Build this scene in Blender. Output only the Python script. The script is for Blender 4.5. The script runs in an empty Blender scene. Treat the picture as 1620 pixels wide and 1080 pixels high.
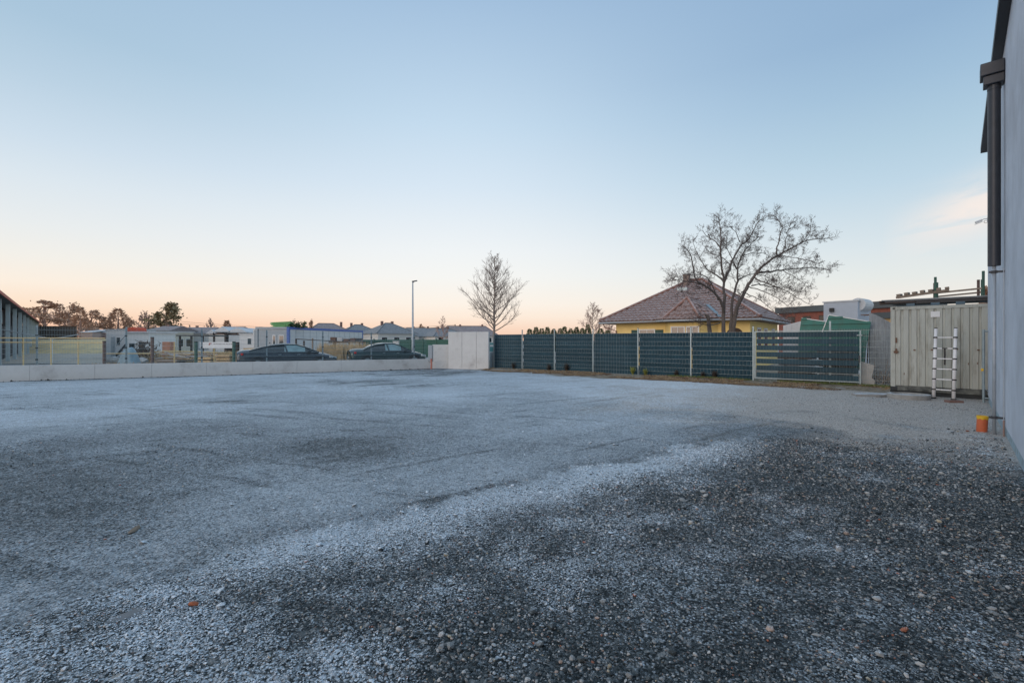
import bpy, math, random
import numpy as np
from mathutils import Vector, Matrix
R = math.radians
rnd = random.Random(7)
sc = bpy.context.scene
COL = sc.collection
# ---------------------------------------------------------------- camera
F, H, HY = 735.0, 1.7, 538.0          # focal length in photo pixels, eye height, horizon row
cam_d = bpy.data.cameras.new('camera'); cam = bpy.data.objects.new('camera', cam_d); COL.objects.link(cam)
cam_d.sensor_fit = 'HORIZONTAL'; cam_d.sensor_width = 36.0; cam_d.lens = 36.0 * F / 1620
cam_d.shift_y = -(540 - HY) / 1620
cam_d.clip_start = 0.05; cam_d.clip_end = 3000
cam.location = (0, 0, H); cam.rotation_euler = (R(90), 0, 0)
sc.camera = cam
# ---------------------------------------------------------------- world
def s2l(c): return tuple(((v/255)/12.92 if v/255 <= .04045 else ((v/255+.055)/1.055)**2.4) for v in c)
world = bpy.data.worlds.new('World'); sc.world = world; world.use_nodes = True
nt = world.node_tree; N = nt.nodes; L = nt.links; N.clear()
def nn(t, **k):
    n = N.new(t)
    for a, b in k.items(): setattr(n, a, b)
    return n
def mth(op, a, b=None, c=None, clamp=False):
    n = nn('ShaderNodeMath', operation=op, use_clamp=clamp)
    for i, v in enumerate((a, b, c)):
        if v is None: continue
        if isinstance(v, (int, float)): n.inputs[i].default_value = v
        else: L.new(v, n.inputs[i])
    return n.outputs[0]
tc = nn('ShaderNodeTexCoord'); sep = nn('ShaderNodeSeparateXYZ'); L.new(tc.outputs['Generated'], sep.inputs[0])
X_, Y_, Z_ = sep.outputs
el = mth('MULTIPLY', mth('ARCSINE', Z_), 180/math.pi)                  # elevation, degrees
rr = mth('SQRT', mth('ADD', mth('MULTIPLY', X_, X_), mth('MULTIPLY', Y_, Y_)))
azs = mth('DIVIDE', X_, mth('MAXIMUM', rr, 1e-4))
elf = mth('DIVIDE', el, 60.0, clamp=True)
def ramp(stops):
    r = nn('ShaderNodeValToRGB'); L.new(elf, r.inputs[0]); cr = r.color_ramp; cr.interpolation = 'EASE'
    cr.interpolation = 'LINEAR'
    while len(cr.elements) < len(stops): cr.elements.new(0.5)
    for e, (d, c) in zip(cr.elements, stops): e.position = d/60.0; e.color = (*s2l(c), 1)
    return r.outputs[0]
ZEN = [(46, (164,194,223)), (60, (168,197,225))]
r_l = ramp([(0, (246,190,160)), (1.5, (251,207,178)), (3, (253,226,201)), (5, (252,239,224)), (7.2, (243,240,233)), (10, (233,237,238)), (13.8, (220,231,239)), (17.2, (205,222,236)), (21.8, (186,209,227)), (26.2, (170,198,220)), (36, (156,187,216))] + ZEN)
r_c = ramp([(0, (246,200,175)), (1.5, (251,219,196)), (2.8, (254,235,217)), (4.4, (253,243,231)), (7.6, (246,246,243)), (10.6, (240,244,246)), (14.3, (229,238,245)), (18, (216,231,244)), (24.7, (196,219,238)), (30.8, (179,205,229)), (36.2, (163,192,221))] + ZEN)
r_r = ramp([(0, (238,214,194)), (2.0, (243,229,214)), (3.9, (240,235,228)), (6.1, (229,234,232)), (8.8, (218,229,234)), (14.8, (190,214,230)), (18.4, (177,205,224)), (23.3, (160,191,217)), (27.9, (147,179,210)), (36, (143,175,208))] + ZEN)
def mixc(f, a, b):
    m = nn('ShaderNodeMix', data_type='RGBA'); 
    if isinstance(f, (int, float)): m.inputs[0].default_value = f
    else: L.new(f, m.inputs[0])
    for s, v in ((6, a), (7, b)):
        if isinstance(v, tuple): m.inputs[s].default_value = v
        else: L.new(v, m.inputs[s])
    return m.outputs[2]
def sm(t): return mth('MULTIPLY', mth('MULTIPLY', t, t), mth('SUBTRACT', 3.0, mth('MULTIPLY', t, 2.0)))
colr = mixc(sm(mth('DIVIDE', mth('MULTIPLY', mth('ADD', azs, .12), -1.0), .66, clamp=True)), r_c, r_l)
colr = mixc(sm(mth('DIVIDE', mth('ADD', azs, .12), .84, clamp=True)), colr, r_r)
# thin evening cirrus, low on the right and further round
azd = mth('MULTIPLY', mth('ARCTAN2', X_, Y_), 180/math.pi)
cmb = nn('ShaderNodeCombineXYZ'); L.new(mth('MULTIPLY', azd, .16), cmb.inputs[0]); L.new(mth('SUBTRACT', mth('MULTIPLY', el, .75), mth('MULTIPLY', azd, .10)), cmb.inputs[1])
nz = nn('ShaderNodeTexNoise'); nz.inputs['Scale'].default_value = 1.0; nz.inputs['Detail'].default_value = 6; nz.inputs['Roughness'].default_value = .55; nz.inputs['Distortion'].default_value = .4
L.new(cmb.outputs[0], nz.inputs['Vector'])
ramp_in = mth('DIVIDE', mth('SUBTRACT', azd, 38.5), 6.0, clamp=True)
up_ = mth('SUBTRACT', el, mth('ADD', 8.0, mth('MULTIPLY', mth('SUBTRACT', azd, 38.5), .32)))   # cloud axis climbs to the right
g_ = mth('POWER', 2.718, mth('MULTIPLY', mth('MULTIPLY', mth('DIVIDE', mth('SUBTRACT', up_, 1.3), 2.2), mth('DIVIDE', mth('SUBTRACT', up_, 1.3), 2.2)), -1.0))
cl = mth('MULTIPLY', mth('MULTIPLY', g_, ramp_in), mth('MULTIPLY', mth('SUBTRACT', nz.outputs[0], .27), 4.5, clamp=True), clamp=True)
fade_out = mth('SUBTRACT', 1.0, mth('DIVIDE', mth('SUBTRACT', azd, 60), 25.0, clamp=True))
colr = mixc(mth('MULTIPLY', mth('MULTIPLY', cl, fade_out), .95), colr, (*s2l((247,236,229)), 1))
below = mth('MULTIPLY', mth('SUBTRACT', 0.0, el), .5, clamp=True)
colr = mixc(below, colr, (.12, .13, .14, 1))
bg1 = nn('ShaderNodeBackground'); L.new(colr, bg1.inputs[0]); bg1.inputs[1].default_value = 1.0
sky = nn('ShaderNodeTexSky', sky_type='NISHITA', sun_disc=False); sky.sun_elevation = R(1.0); sky.sun_rotation = R(-135)
bg2 = nn('ShaderNodeBackground'); L.new(sky.outputs[0], bg2.inputs[0]); bg2.inputs[1].default_value = .003
add = nn('ShaderNodeAddShader'); L.new(bg1.outputs[0], add.inputs[0]); L.new(bg2.outputs[0], add.inputs[1])
wo = nn('ShaderNodeOutputWorld'); L.new(add.outputs[0], wo.inputs[0])
# weak last light of the sun just at the horizon, from the left
sun_d = bpy.data.lights.new('sun', 'SUN'); sun_d.energy = 1.4; sun_d.angle = R(45); sun_d.color = (1, .80, .66)
sun = bpy.data.objects.new('sun', sun_d); COL.objects.link(sun)
sa, se = R(-132), R(14)
sd = Vector((math.sin(sa)*math.cos(se), math.cos(sa)*math.cos(se), math.sin(se)))
sun.rotation_euler = sd.to_track_quat('Z', 'Y').to_euler()
sc.view_settings.view_transform = 'Standard'; sc.view_settings.look = 'None'
sc.view_settings.exposure = 0.0; sc.view_settings.gamma = 1.0; sc.view_settings.use_curve_mapping = False
sc.cycles.max_bounces = 6; sc.cycles.diffuse_bounces = 3; sc.cycles.use_denoising = True

# ---------------------------------------------------------------- helpers
def G(px, py):
    Y = F*H/(py-HY); return Vector(((px-810)/F*Y, Y, 0))
def P(px, py, D): return Vector(((px-810)/F*D, D, H+(HY-py)/F*D))
def hit(p0, d, px):                     # distance along a ground line at which it stands in column px
    k = (px-810)/F
    return (k*p0[1]-p0[0])/(d[0]-k*d[1])
def zat(py, D): return H+(HY-py)/F*D

MATS = {}
def mat(name, c, rough=.8, metal=0.0, var=.12, scale=3.0, bump=.0, bscale=60, dirt=None, dscale=1.5, dlo=.5, dhi=.7, spec=.5, stretch=None, frost=0, objrand=0):
    if name in MATS: return MATS[name]
    m = bpy.data.materials.new(name); m.use_nodes = True; nt = m.node_tree; n = nt.nodes; l = nt.links
    b = n['Principled BSDF']; b.inputs['Roughness'].default_value = rough; b.inputs['Metallic'].default_value = metal
    b.inputs['Specular IOR Level'].default_value = spec
    tc = n.new('ShaderNodeTexCoord'); vec = tc.outputs['Object']
    if stretch:
        mp = n.new('ShaderNodeMapping'); mp.inputs['Scale'].default_value = stretch; l.new(vec, mp.inputs[0]); vec = mp.outputs[0]
    nz = n.new('ShaderNodeTexNoise'); nz.inputs['Scale'].default_value = scale; nz.inputs['Detail'].default_value = 8; nz.inputs['Roughness'].default_value = .65
    l.new(vec, nz.inputs['Vector'])
    r = n.new('ShaderNodeMapRange'); r.inputs[1].default_value = .3; r.inputs[2].default_value = .7; r.inputs[3].default_value = 1-var; r.inputs[4].default_value = 1+var
    l.new(nz.outputs[0], r.inputs[0])
    mx = n.new('ShaderNodeVectorMath'); mx.operation = 'SCALE'; mx.inputs[0].default_value = c; l.new(r.outputs[0], mx.inputs['Scale'])
    out = mx.outputs[0]
    if objrand:
        oi = n.new('ShaderNodeObjectInfo'); ra = n.new('ShaderNodeMapRange'); ra.inputs[3].default_value = 1-objrand; ra.inputs[4].default_value = 1+objrand; l.new(oi.outputs['Random'], ra.inputs[0])
        m3 = n.new('ShaderNodeVectorMath'); m3.operation = 'SCALE'; l.new(out, m3.inputs[0]); l.new(ra.outputs[0], m3.inputs['Scale']); out = m3.outputs[0]
    if dirt:
        n2 = n.new('ShaderNodeTexNoise'); n2.inputs['Scale'].default_value = dscale; n2.inputs['Detail'].default_value = 10; n2.inputs['Roughness'].default_value = .7
        l.new(vec, n2.inputs['Vector'])
        r2 = n.new('ShaderNodeMapRange'); r2.inputs[1].default_value = dlo; r2.inputs[2].default_value = dhi; l.new(n2.outputs[0], r2.inputs[0])
        mm = n.new('ShaderNodeMix'); mm.data_type = 'RGBA'; l.new(r2.outputs[0], mm.inputs[0]); l.new(out, mm.inputs[6]); mm.inputs[7].default_value = (*dirt, 1); out = mm.outputs[2]
    if frost:
        g = n.new('ShaderNodeNewGeometry'); sp = n.new('ShaderNodeSeparateXYZ'); l.new(g.outputs['Normal'], sp.inputs[0])
        n3 = n.new('ShaderNodeTexNoise'); n3.inputs['Scale'].default_value = 5; n3.inputs['Detail'].default_value = 6; l.new(tc.outputs['Object'], n3.inputs['Vector'])
        a = n.new('ShaderNodeMath'); a.operation = 'MULTIPLY'; l.new(sp.outputs[2], a.inputs[0]); l.new(n3.outputs[0], a.inputs[1])
        r3 = n.new('ShaderNodeMapRange'); r3.inputs[1].default_value = .2; r3.inputs[2].default_value = .6; r3.inputs[4].default_value = frost; l.new(a.outputs[0], r3.inputs[0])
        mm = n.new('ShaderNodeMix'); mm.data_type = 'RGBA'; l.new(r3.outputs[0], mm.inputs[0]); l.new(out, mm.inputs[6]); mm.inputs[7].default_value = (.72, .74, .78, 1); out = mm.outputs[2]
    l.new(out, b.inputs['Base Color'])
    if bump:
        n4 = n.new('ShaderNodeTexNoise'); n4.inputs['Scale'].default_value = bscale; n4.inputs['Detail'].default_value = 4; l.new(tc.outputs['Object'], n4.inputs['Vector'])
        bp = n.new('ShaderNodeBump'); bp.inputs['Strength'].default_value = bump; bp.inputs['Distance'].default_value = .01; l.new(n4.outputs[0], bp.inputs['Height']); l.new(bp.outputs[0], b.inputs['Normal'])
    MATS[name] = m
    return m

class MB:
    def __init__(s): s.v = []; s.f = []; s.m = Matrix.Identity(4)
    def add(s, vs, fs):
        k = len(s.v); s.v += [tuple(s.m @ Vector(p)) for p in vs]; s.f += [tuple(i+k for i in f) for f in fs]; return s
    def bx(s, x0, x1, y0, y1, z0, z1):
        return s.add([(x0,y0,z0),(x1,y0,z0),(x1,y1,z0),(x0,y1,z0),(x0,y0,z1),(x1,y0,z1),(x1,y1,z1),(x0,y1,z1)],
                     [(3,2,1,0),(4,5,6,7),(0,1,5,4),(1,2,6,5),(2,3,7,6),(3,0,4,7)])
    def beam(s, a, b, w, h=None, up=(0,0,1)):        # a rectangular bar between two points
        a, b = Vector(a), Vector(b); h = h or w; d = (b-a).normalized(); u = Vector(up)
        if abs(d.dot(u)) > .98: u = Vector((1,0,0))
        x = d.cross(u).normalized()*w/2; y = x.cross(d).normalized()*h/2
        return s.add([a-x-y, a+x-y, a+x+y, a-x+y, b-x-y, b+x-y, b+x+y, b-x+y], [(3,2,1,0),(4,5,6,7),(0,1,5,4),(1,2,6,5),(2,3,7,6),(3,0,4,7)])
    def tube(s, pts, rad, n=8, cap=True):
        pts = [Vector(p) for p in pts]; rad = rad if hasattr(rad, '__len__') else [rad]*len(pts); vs = []; fs = []
        u = None
        for i, p in enumerate(pts):
            d = (pts[min(i+1, len(pts)-1)]-pts[max(i-1, 0)]).normalized()
            if u is None: u = d.cross(Vector((0,0,1)) if abs(d.z) < .9 else Vector((1,0,0))).normalized()
            else: u = (u-d*u.dot(d)).normalized()
            w = d.cross(u)
            for k in range(n):
                a = 2*math.pi*k/n; vs.append(p+(u*math.cos(a)+w*math.sin(a))*rad[i])
        for i in range(len(pts)-1):
            for k in range(n):
                k2 = (k+1) % n; fs.append((i*n+k, i*n+k2, (i+1)*n+k2, (i+1)*n+k))
        if cap: fs.append(tuple(range(n))[::-1]); fs.append(tuple((len(pts)-1)*n+k for k in range(n)))
        return s.add(vs, fs)
    def poly(s, pts, d):                            # flat outline given thickness d (a vector)
        d = Vector(d); n = len(pts); vs = [Vector(p) for p in pts]; vs += [p+d for p in vs]
        fs = [tuple(range(n))[::-1], tuple(range(n, 2*n))]+[(i, (i+1) % n, (i+1) % n+n, i+n) for i in range(n)]
        return s.add(vs, fs)
    def mesh(s, name, m):
        me = bpy.data.meshes.new(name); me.from_pydata(s.v, [], s.f); me.update()
        if m: me.materials.append(m)
        return me
    def build(s, name, m, parent=None, smooth=False, bevel=0):
        me = s.mesh(name, m)
        if smooth: me.polygons.foreach_set('use_smooth', [True]*len(me.polygons))
        o = bpy.data.objects.new(name, me); COL.objects.link(o)
        if parent: o.parent = parent
        if bevel:
            b = o.modifiers.new('bevel', 'BEVEL'); b.width = bevel; b.segments = 2; b.limit_method = 'ANGLE'
        return o
def tag(o, label, cat, group=None, kind=None):
    if label: o['label'] = label
    if cat: o['category'] = cat
    if group: o['group'] = group
    if kind: o['kind'] = kind
    return o
def kind(o, k): o['kind'] = k; return o
def thing(name, loc, rz=0, label=None, cat=None, group=None):
    o = bpy.data.objects.new(name, None); COL.objects.link(o); o.empty_display_size = .2
    o.location = loc; o.rotation_euler = (0, 0, rz); return tag(o, label, cat, group)
def inst(me, name, parent, loc=(0,0,0), rot=(0,0,0), scale=(1,1,1)):
    o = bpy.data.objects.new(name, me); COL.objects.link(o); o.parent = parent; o.location = loc; o.rotation_euler = rot; o.scale = scale; return o
def copy_tree(o, parent=None):
    c = o.copy(); COL.objects.link(c); c.parent = parent
    for ch in list(o.children): copy_tree(ch, c)
    return c

# value noise on the ground plane
def vnoise(x, y, seed=0):
    xi = np.floor(x).astype(np.int64); yi = np.floor(y).astype(np.int64); fx = x-xi; fy = y-yi
    fx = fx*fx*(3-2*fx); fy = fy*fy*(3-2*fy)
    def h(a, b):
        n = (a*374761393 + b*668265263 + seed*1442695041) & 0xffffffff
        n = ((n ^ (n >> 13))*1274126177) & 0xffffffff
        return ((n ^ (n >> 16)) & 0xffff)/65535.0
    return (h(xi,yi)*(1-fx)+h(xi+1,yi)*fx)*(1-fy)+(h(xi,yi+1)*(1-fx)+h(xi+1,yi+1)*fx)*fy
def fbm(x, y, o=4, seed=0):
    s = 0; a = .5; t = 0
    for i in range(o): s = s+a*vnoise(x*2**i, y*2**i, seed+i); t += a; a *= .5
    return s/t
def sst(a, b, x): t = np.clip((x-a)/(b-a), 0, 1); return t*t*(3-2*t)

# ---------------------------------------------------------------- plan of the place
FENCE0, FENCE1 = Vector((-1.06, 27.8, 0)), Vector((9.95, 19.1, 0)); FD = (FENCE1-FENCE0).normalized()
WALL0, WALL1 = Vector((-4.92, 27.8, 0)), Vector((-20.9, 18.9, 0)); WD = (WALL1-WALL0).normalized(); WN = Vector((-.487, .874, 0))
BC = Vector((13.18, 12.87, 0)); BE = Vector((-.692, -.7215, 0))       # building corner and the way its wall runs towards us

def ground_h(x, y):
    h = .05*(fbm(x*.25, y*.25, 3, 5)-.5)+.03*(fbm(x*1.1, y*1.1, 3, 9)-.5)
    d = (x-FENCE0.x)*FD.y-(y-FENCE0.y)*FD.x
    h = h+.07*np.exp(-((d-.5)/.6)**2)*(x > -2)*(y > 12)
    r = np.sqrt(x*x+y*y)
    h = h+np.where(r < 14, .014*(fbm(x*5, y*5, 3, 21)-.5)+.010*(fbm(x*22, y*22, 2, 31)-.5), 0)
    # wheel ruts
    q = (x*.62-y*.78); s_ = x*.78+y*.62
    h = h-.018*np.exp(-((q-(-4.2)-.25*np.sin(s_*.5))/.22)**2)*(r < 20)-.015*np.exp(-((q-(-6.3)-.2*np.sin(s_*.4))/.2)**2)*(r < 20)
    return h
def masks(x, y):
    """frost cover, pale crushed gravel, soil verge at world points (all worn or lying on the ground itself)"""
    yy = np.maximum(y, .3)
    u = 810+F*x/yy; v = HY+F*H/yy
    wob = (fbm(x*.9, y*.9, 3, 41)-.5); wob2 = (fbm(x*.3, y*.3, 3, 47)-.5)
    st = fbm((x*.8+y*.6)*.35, (x*.6-y*.8)*2.2, 4, 51)-.5        # streaks along the wheel tracks
    st2 = fbm(x*.16, y*.7, 4, 57)-.5
    st3 = fbm((x*.8+y*.6)*.5+st, (x*.6-y*.8)*6, 3, 61); st4 = fbm((x*.93-y*.37)*.4, (x*.37+y*.93)*5+st, 3, 67)
    tread = sst(.62, .78, st3)*sst(.45, .6, fbm(x*.5, y*.5, 2, 71))+sst(.66, .8, st4)*.7
    crack = fbm(x*3.2, y*3.2, 4, 73)-.5
    vb = np.interp(u, [-600, 0, 200, 400, 600, 800, 950, 1080, 1160, 1300], [1160, 985, 925, 868, 812, 768, 738, 708, 698, 690])
    k = sst(600, 1000, v)*1.0+.45
    crack = fbm(x*3.2, y*3.2, 4, 73)-.5
    dv = (v-vb)/k+wob*50+crack*26+(fbm(x*10, y*10, 2, 99)-.5)*16
    band = np.where(dv < 0, np.exp(-(dv/13)**2), np.exp(-(dv/(34+26*sst(200, 700, u)))**2))*(1-.62*(1-sst(130, 560, u)))
    band = band*(1-sst(1080, 1290, u))
    above = sst(8, -25, dv)
    far = .45+.32*sst(712, 600, v)-.10*sst(600, 0, u)*sst(660, 760, v)+st*.22+st2*.2*sst(900, 640, v)
    far = far*(1-.68*sst(880, 1300, u)*sst(598, 622, v))
    far = far-.35*np.exp(-((u-1350)/260)**2-((v-735)/60)**2)
    below = .20*(1-sst(500, 1150, u))+.13+.05*(1-sst(120, 420, u))+wob*.4
    blob = fbm(x*.42, y*.42, 3, 83)-.5
    far = far-.36*tread+crack*.24+blob*.66*sst(590, 640, v)-.16*np.exp(-((u-150)/260)**2-((v-800)/90)**2)
    below = below+crack*.6+(fbm(x*.9, y*.9, 3, 101)-.5)*.35
    fr = above*far+(1-above)*below
    fr = np.maximum(fr, band*(.80+wob*.35))
    fr = fr+.22*np.exp(-((u-1130)/170)**2-((v-735)/42)**2)*(.6+2*wob)
    # clean driven patches
    for (cx, cy, sx, sy, a) in [(570,606,110,5,.6), (380,633,70,5,.6), (620,590,70,3.5,.5), (500,703,90,14,.25), (690,585,50,3,.8), (1230,790,170,60,.15), (1450,640,260,30,.3)]:
        fr = fr-a*np.exp(-((u-cx+wob2*120)/sx)**2-((v-cy+wob*14+st*10)/sy)**2)*(.55+.9*sst(.4, .6, st3))
    r = np.sqrt(x*x+y*y)
    beige_edge = np.interp(u, [700, 800, 900, 1000, 1200, 1400, 1500, 1620, 1800], [598, 612, 640, 656, 674, 698, 716, 748, 800])
    be = sst(24, -26, (v-beige_edge)+wob*60+wob2*30+crack*40)*sst(780, 1080, u+wob2*160)
    d = (x-FENCE0.x)*FD.y-(y-FENCE0.y)*FD.x
    s_ = (x-FENCE0.x)*FD.x+(y-FENCE0.y)*FD.y
    vg = sst(2.15, 1.5, d+wob*2.4)*sst(-1.2, -.4, d)*sst(-1.5, .5, s_)*sst(19.5, 17.5, s_)
    back = sst(0, -.3, d)*(x > -2.5)+sst(.1, .6, (x-WALL0.x)*WN.x+(y-WALL0.y)*WN.y)*(x <= -2.5)
    inf = (y > .4)
    dw = (x-WALL0.x)*WN.x+(y-WALL0.y)*WN.y+.2
    fr = fr-.7*sst(-.55, -.1, dw+wob*.5)*(x < -3.5)*(dw < .3)
    fr = np.where(inf, fr, .2)*(1-.95*vg)
    fr = np.where(back > .5, .25+wob*.5, fr)
    yard2 = sst(0, -.3, d)*(x > -2.5)*sst(-9, -8, d); vg = np.maximum(vg, yard2*.9); fr = fr*(1-.7*yard2)
    be = np.where(back > .5, .75, be)
    masks.coarse = np.where(inf, np.maximum(sst(-6, 14, dv)*(1-be), be*.75), .3)
    return np.clip(fr, 0, 1), np.clip(be, 0, 1)*inf, np.clip(vg, 0, 1)

# ---------------------------------------------------------------- gravel material
def ground_material():
    m = bpy.data.materials.new('frosted gravel'); m.use_nodes = True; nt = m.node_tree; n = nt.nodes; l = nt.links
    b = n['Principled BSDF']; b.inputs['Roughness'].default_value = .85; b.inputs['Specular IOR Level'].default_value = .3
    def att(a):
        k = n.new('ShaderNodeAttribute'); k.attribute_name = a; return k.outputs['Fac']
    def M(op, a, b_=None, clamp=False):
        if op == 'MULTIPLY_ADD': return M('ADD', M('MULTIPLY', a, b_), 1-b_)
        k = n.new('ShaderNodeMath'); k.operation = op; k.use_clamp = clamp
        for i, v in enumerate((a, b_)):
            if v is None: continue
            if isinstance(v, (int, float)): k.inputs[i].default_value = v
            else: l.new(v, k.inputs[i])
        return k.outputs[0]
    def mix(f, a, b_):
        k = n.new('ShaderNodeMix'); k.data_type = 'RGBA'
        if isinstance(f, (int, float)): k.inputs[0].default_value = f
        else: l.new(f, k.inputs[0])
        for s, v in ((6, a), (7, b_)):
            if isinstance(v, tuple): k.inputs[s].default_value = (*v, 1)
            else: l.new(v, k.inputs[s])
        return k.outputs[2]
    tc = n.new('ShaderNodeTexCoord'); vec = tc.outputs['Object']
    def noise(s, d=4, r=.6):
        k = n.new('ShaderNodeTexNoise'); k.inputs['Scale'].default_value = s; k.inputs['Detail'].default_value = d; k.inputs['Roughness'].default_value = r; l.new(vec, k.inputs['Vector']); return k.outputs[0]
    v1 = n.new('ShaderNodeTexVoronoi'); v1.inputs['Scale'].default_value = 70; l.new(vec, v1.inputs['Vector'])
    v2 = n.new('ShaderNodeTexVoronoi'); v2.inputs['Scale'].default_value = 26; l.new(vec, v2.inputs['Vector'])
    def cells(v, stops):
        s = n.new('ShaderNodeSeparateColor'); l.new(v.outputs['Color'], s.inputs[0])
        r = n.new('ShaderNodeValToRGB'); l.new(s.outputs[0], r.inputs[0]); cr = r.color_ramp; cr.interpolation = 'CONSTANT'
        while len(cr.elements) < len(stops): cr.elements.new(.5)
        for e, (p, c) in zip(cr.elements, stops): e.position = p; e.color = (*c, 1)
        return r.outputs[0], s.outputs[1]
    dk, q1 = cells(v1, [(0, (.020,.028,.031)), (.3, (.044,.057,.062)), (.55, (.085,.10,.107)), (.78, (.17,.187,.192)), (.9, (.32,.33,.33)), (.97, (.21,.16,.14))])
    dk2, q2 = cells(v2, [(0, (.028,.037,.041)), (.35, (.066,.08,.086)), (.65, (.125,.142,.148)), (.85, (.24,.25,.25)), (.95, (.36,.35,.33))])
    dark = mix(M('GREATER_THAN', q2, .86), dk, dk2)
    bg, q3 = cells(v1, [(0, (.24,.215,.19)), (.15, (.42,.385,.35)), (.5, (.56,.52,.475)), (.8, (.70,.66,.62)), (.94, (.36,.27,.21))])
    dark = mix(M('MULTIPLY', M('SUBTRACT', 1.0, att('coarse')), .5), dark, (.082,.098,.105))
    base = mix(att('beige'), dark, bg)
    soil = mix(M('ADD', M('MULTIPLY', M('SUBTRACT', noise(5, 8, .75), .5), 3.0), .45, clamp=True), (.10,.08,.055), (.42,.34,.24))
    base = mix(att('verge'), base, soil)
    # frost sits on what stands proud, broken up by fine noise
    sc1 = n.new('ShaderNodeSeparateColor'); l.new(v1.outputs['Color'], sc1.inputs[0])
    hf = M('ADD', M('MULTIPLY', M('SUBTRACT', M('ADD', M('MULTIPLY', noise(42, 5, .75), .65), M('MULTIPLY', noise(9, 6, .7), .35)), .5), 2.6), .5)
    hf = M('ADD', hf, M('MULTIPLY', M('SUBTRACT', sc1.outputs[2], .5), .7))
    sc2 = n.new('ShaderNodeSeparateColor'); l.new(v2.outputs['Color'], sc2.inputs[0])
    hf = M('ADD', hf, M('MULTIPLY', M('SUBTRACT', sc2.outputs[2], .5), .25))
    dome = M('SUBTRACT', 1.0, M('MULTIPLY', v1.outputs['Distance'], 1.1))
    f = M('ADD', M('SUBTRACT', att('frost'), 1.0), M('MULTIPLY', hf, 1.0))
    f = M('ADD', f, M('MULTIPLY', M('SUBTRACT', dome, .55), .35))
    f = M('ADD', M('MULTIPLY', M('SUBTRACT', f, .1), M('MULTIPLY_ADD', att('coarse'), .62)), .1)
    fm = n.new('ShaderNodeMapRange'); fm.inputs[1].default_value = -.17; fm.inputs[2].default_value = .36; fm.inputs[4].default_value = .9; l.new(f, fm.inputs[0])
    base = mix(fm.outputs[0], base, (.76, .85, .93))
    l.new(base, b.inputs['Base Color'])
    hgt = M('ADD', M('MULTIPLY', dome, .5), M('ADD', M('MULTIPLY', noise(14, 6, .7), 1.2), M('MULTIPLY', noise(3.5, 4, .6), 1.5)))
    bp = n.new('ShaderNodeBump'); bp.inputs['Strength'].default_value = 1.0; bp.inputs['Distance'].default_value = .02; l.new(hgt, bp.inputs['Height']); l.new(bp.outputs[0], b.inputs['Normal'])
    return m
def stone_material():
    m = bpy.data.materials.new('loose stone'); m.use_nodes = True; nt = m.node_tree; n = nt.nodes; l = nt.links
    b = n['Principled BSDF']; b.inputs['Roughness'].default_value = .8; b.inputs['Specular IOR Level'].default_value = .3
    ca = n.new('ShaderNodeAttribute'); ca.attribute_name = 'stone_col'; ca.attribute_type = 'INSTANCER'
    fa = n.new('ShaderNodeAttribute'); fa.attribute_name = 'stone_frost'; fa.attribute_type = 'INSTANCER'
    g = n.new('ShaderNodeNewGeometry'); sp = n.new('ShaderNodeSeparateXYZ'); l.new(g.outputs['Normal'], sp.inputs[0])
    nz = n.new('ShaderNodeTexNoise'); nz.inputs['Scale'].default_value = 160; nz.inputs['Detail'].default_value = 3; l.new(g.outputs['Position'], nz.inputs['Vector'])
    a = n.new('ShaderNodeMath'); a.operation = 'MULTIPLY_ADD'; a.inputs[1].default_value = .8; l.new(nz.outputs[0], a.inputs[0])
    s2 = n.new('ShaderNodeMath'); s2.operation = 'MULTIPLY_ADD'; s2.inputs[1].default_value = .6; s2.inputs[2].default_value = -1.02; l.new(sp.outputs[2], s2.inputs[0]); l.new(s2.outputs[0], a.inputs[2])
    t = n.new('ShaderNodeMath'); t.operation = 'ADD'; l.new(a.outputs[0], t.inputs[0]); l.new(fa.outputs['Fac'], t.inputs[1])
    mr = n.new('ShaderNodeMapRange'); mr.inputs[1].default_value = .10; mr.inputs[2].default_value = .34; mr.inputs[4].default_value = .92; l.new(t.outputs[0], mr.inputs[0])
    vr = n.new('ShaderNodeMath'); vr.operation = 'MULTIPLY_ADD'; vr.inputs[1].default_value = .7; vr.inputs[2].default_value = .65; l.new(nz.outputs[0], vr.inputs[0])
    sc_ = n.new('ShaderNodeVectorMath'); sc_.operation = 'SCALE'; l.new(ca.outputs['Color'], sc_.inputs[0]); l.new(vr.outputs[0], sc_.inputs['Scale'])
    mm = n.new('ShaderNodeMix'); mm.data_type = 'RGBA'; l.new(mr.outputs[0], mm.inputs[0]); l.new(sc_.outputs[0], mm.inputs[6]); mm.inputs[7].default_value = (.76,.85,.93,1)
    l.new(mm.outputs[2], b.inputs['Base Color'])
    return m

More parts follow.
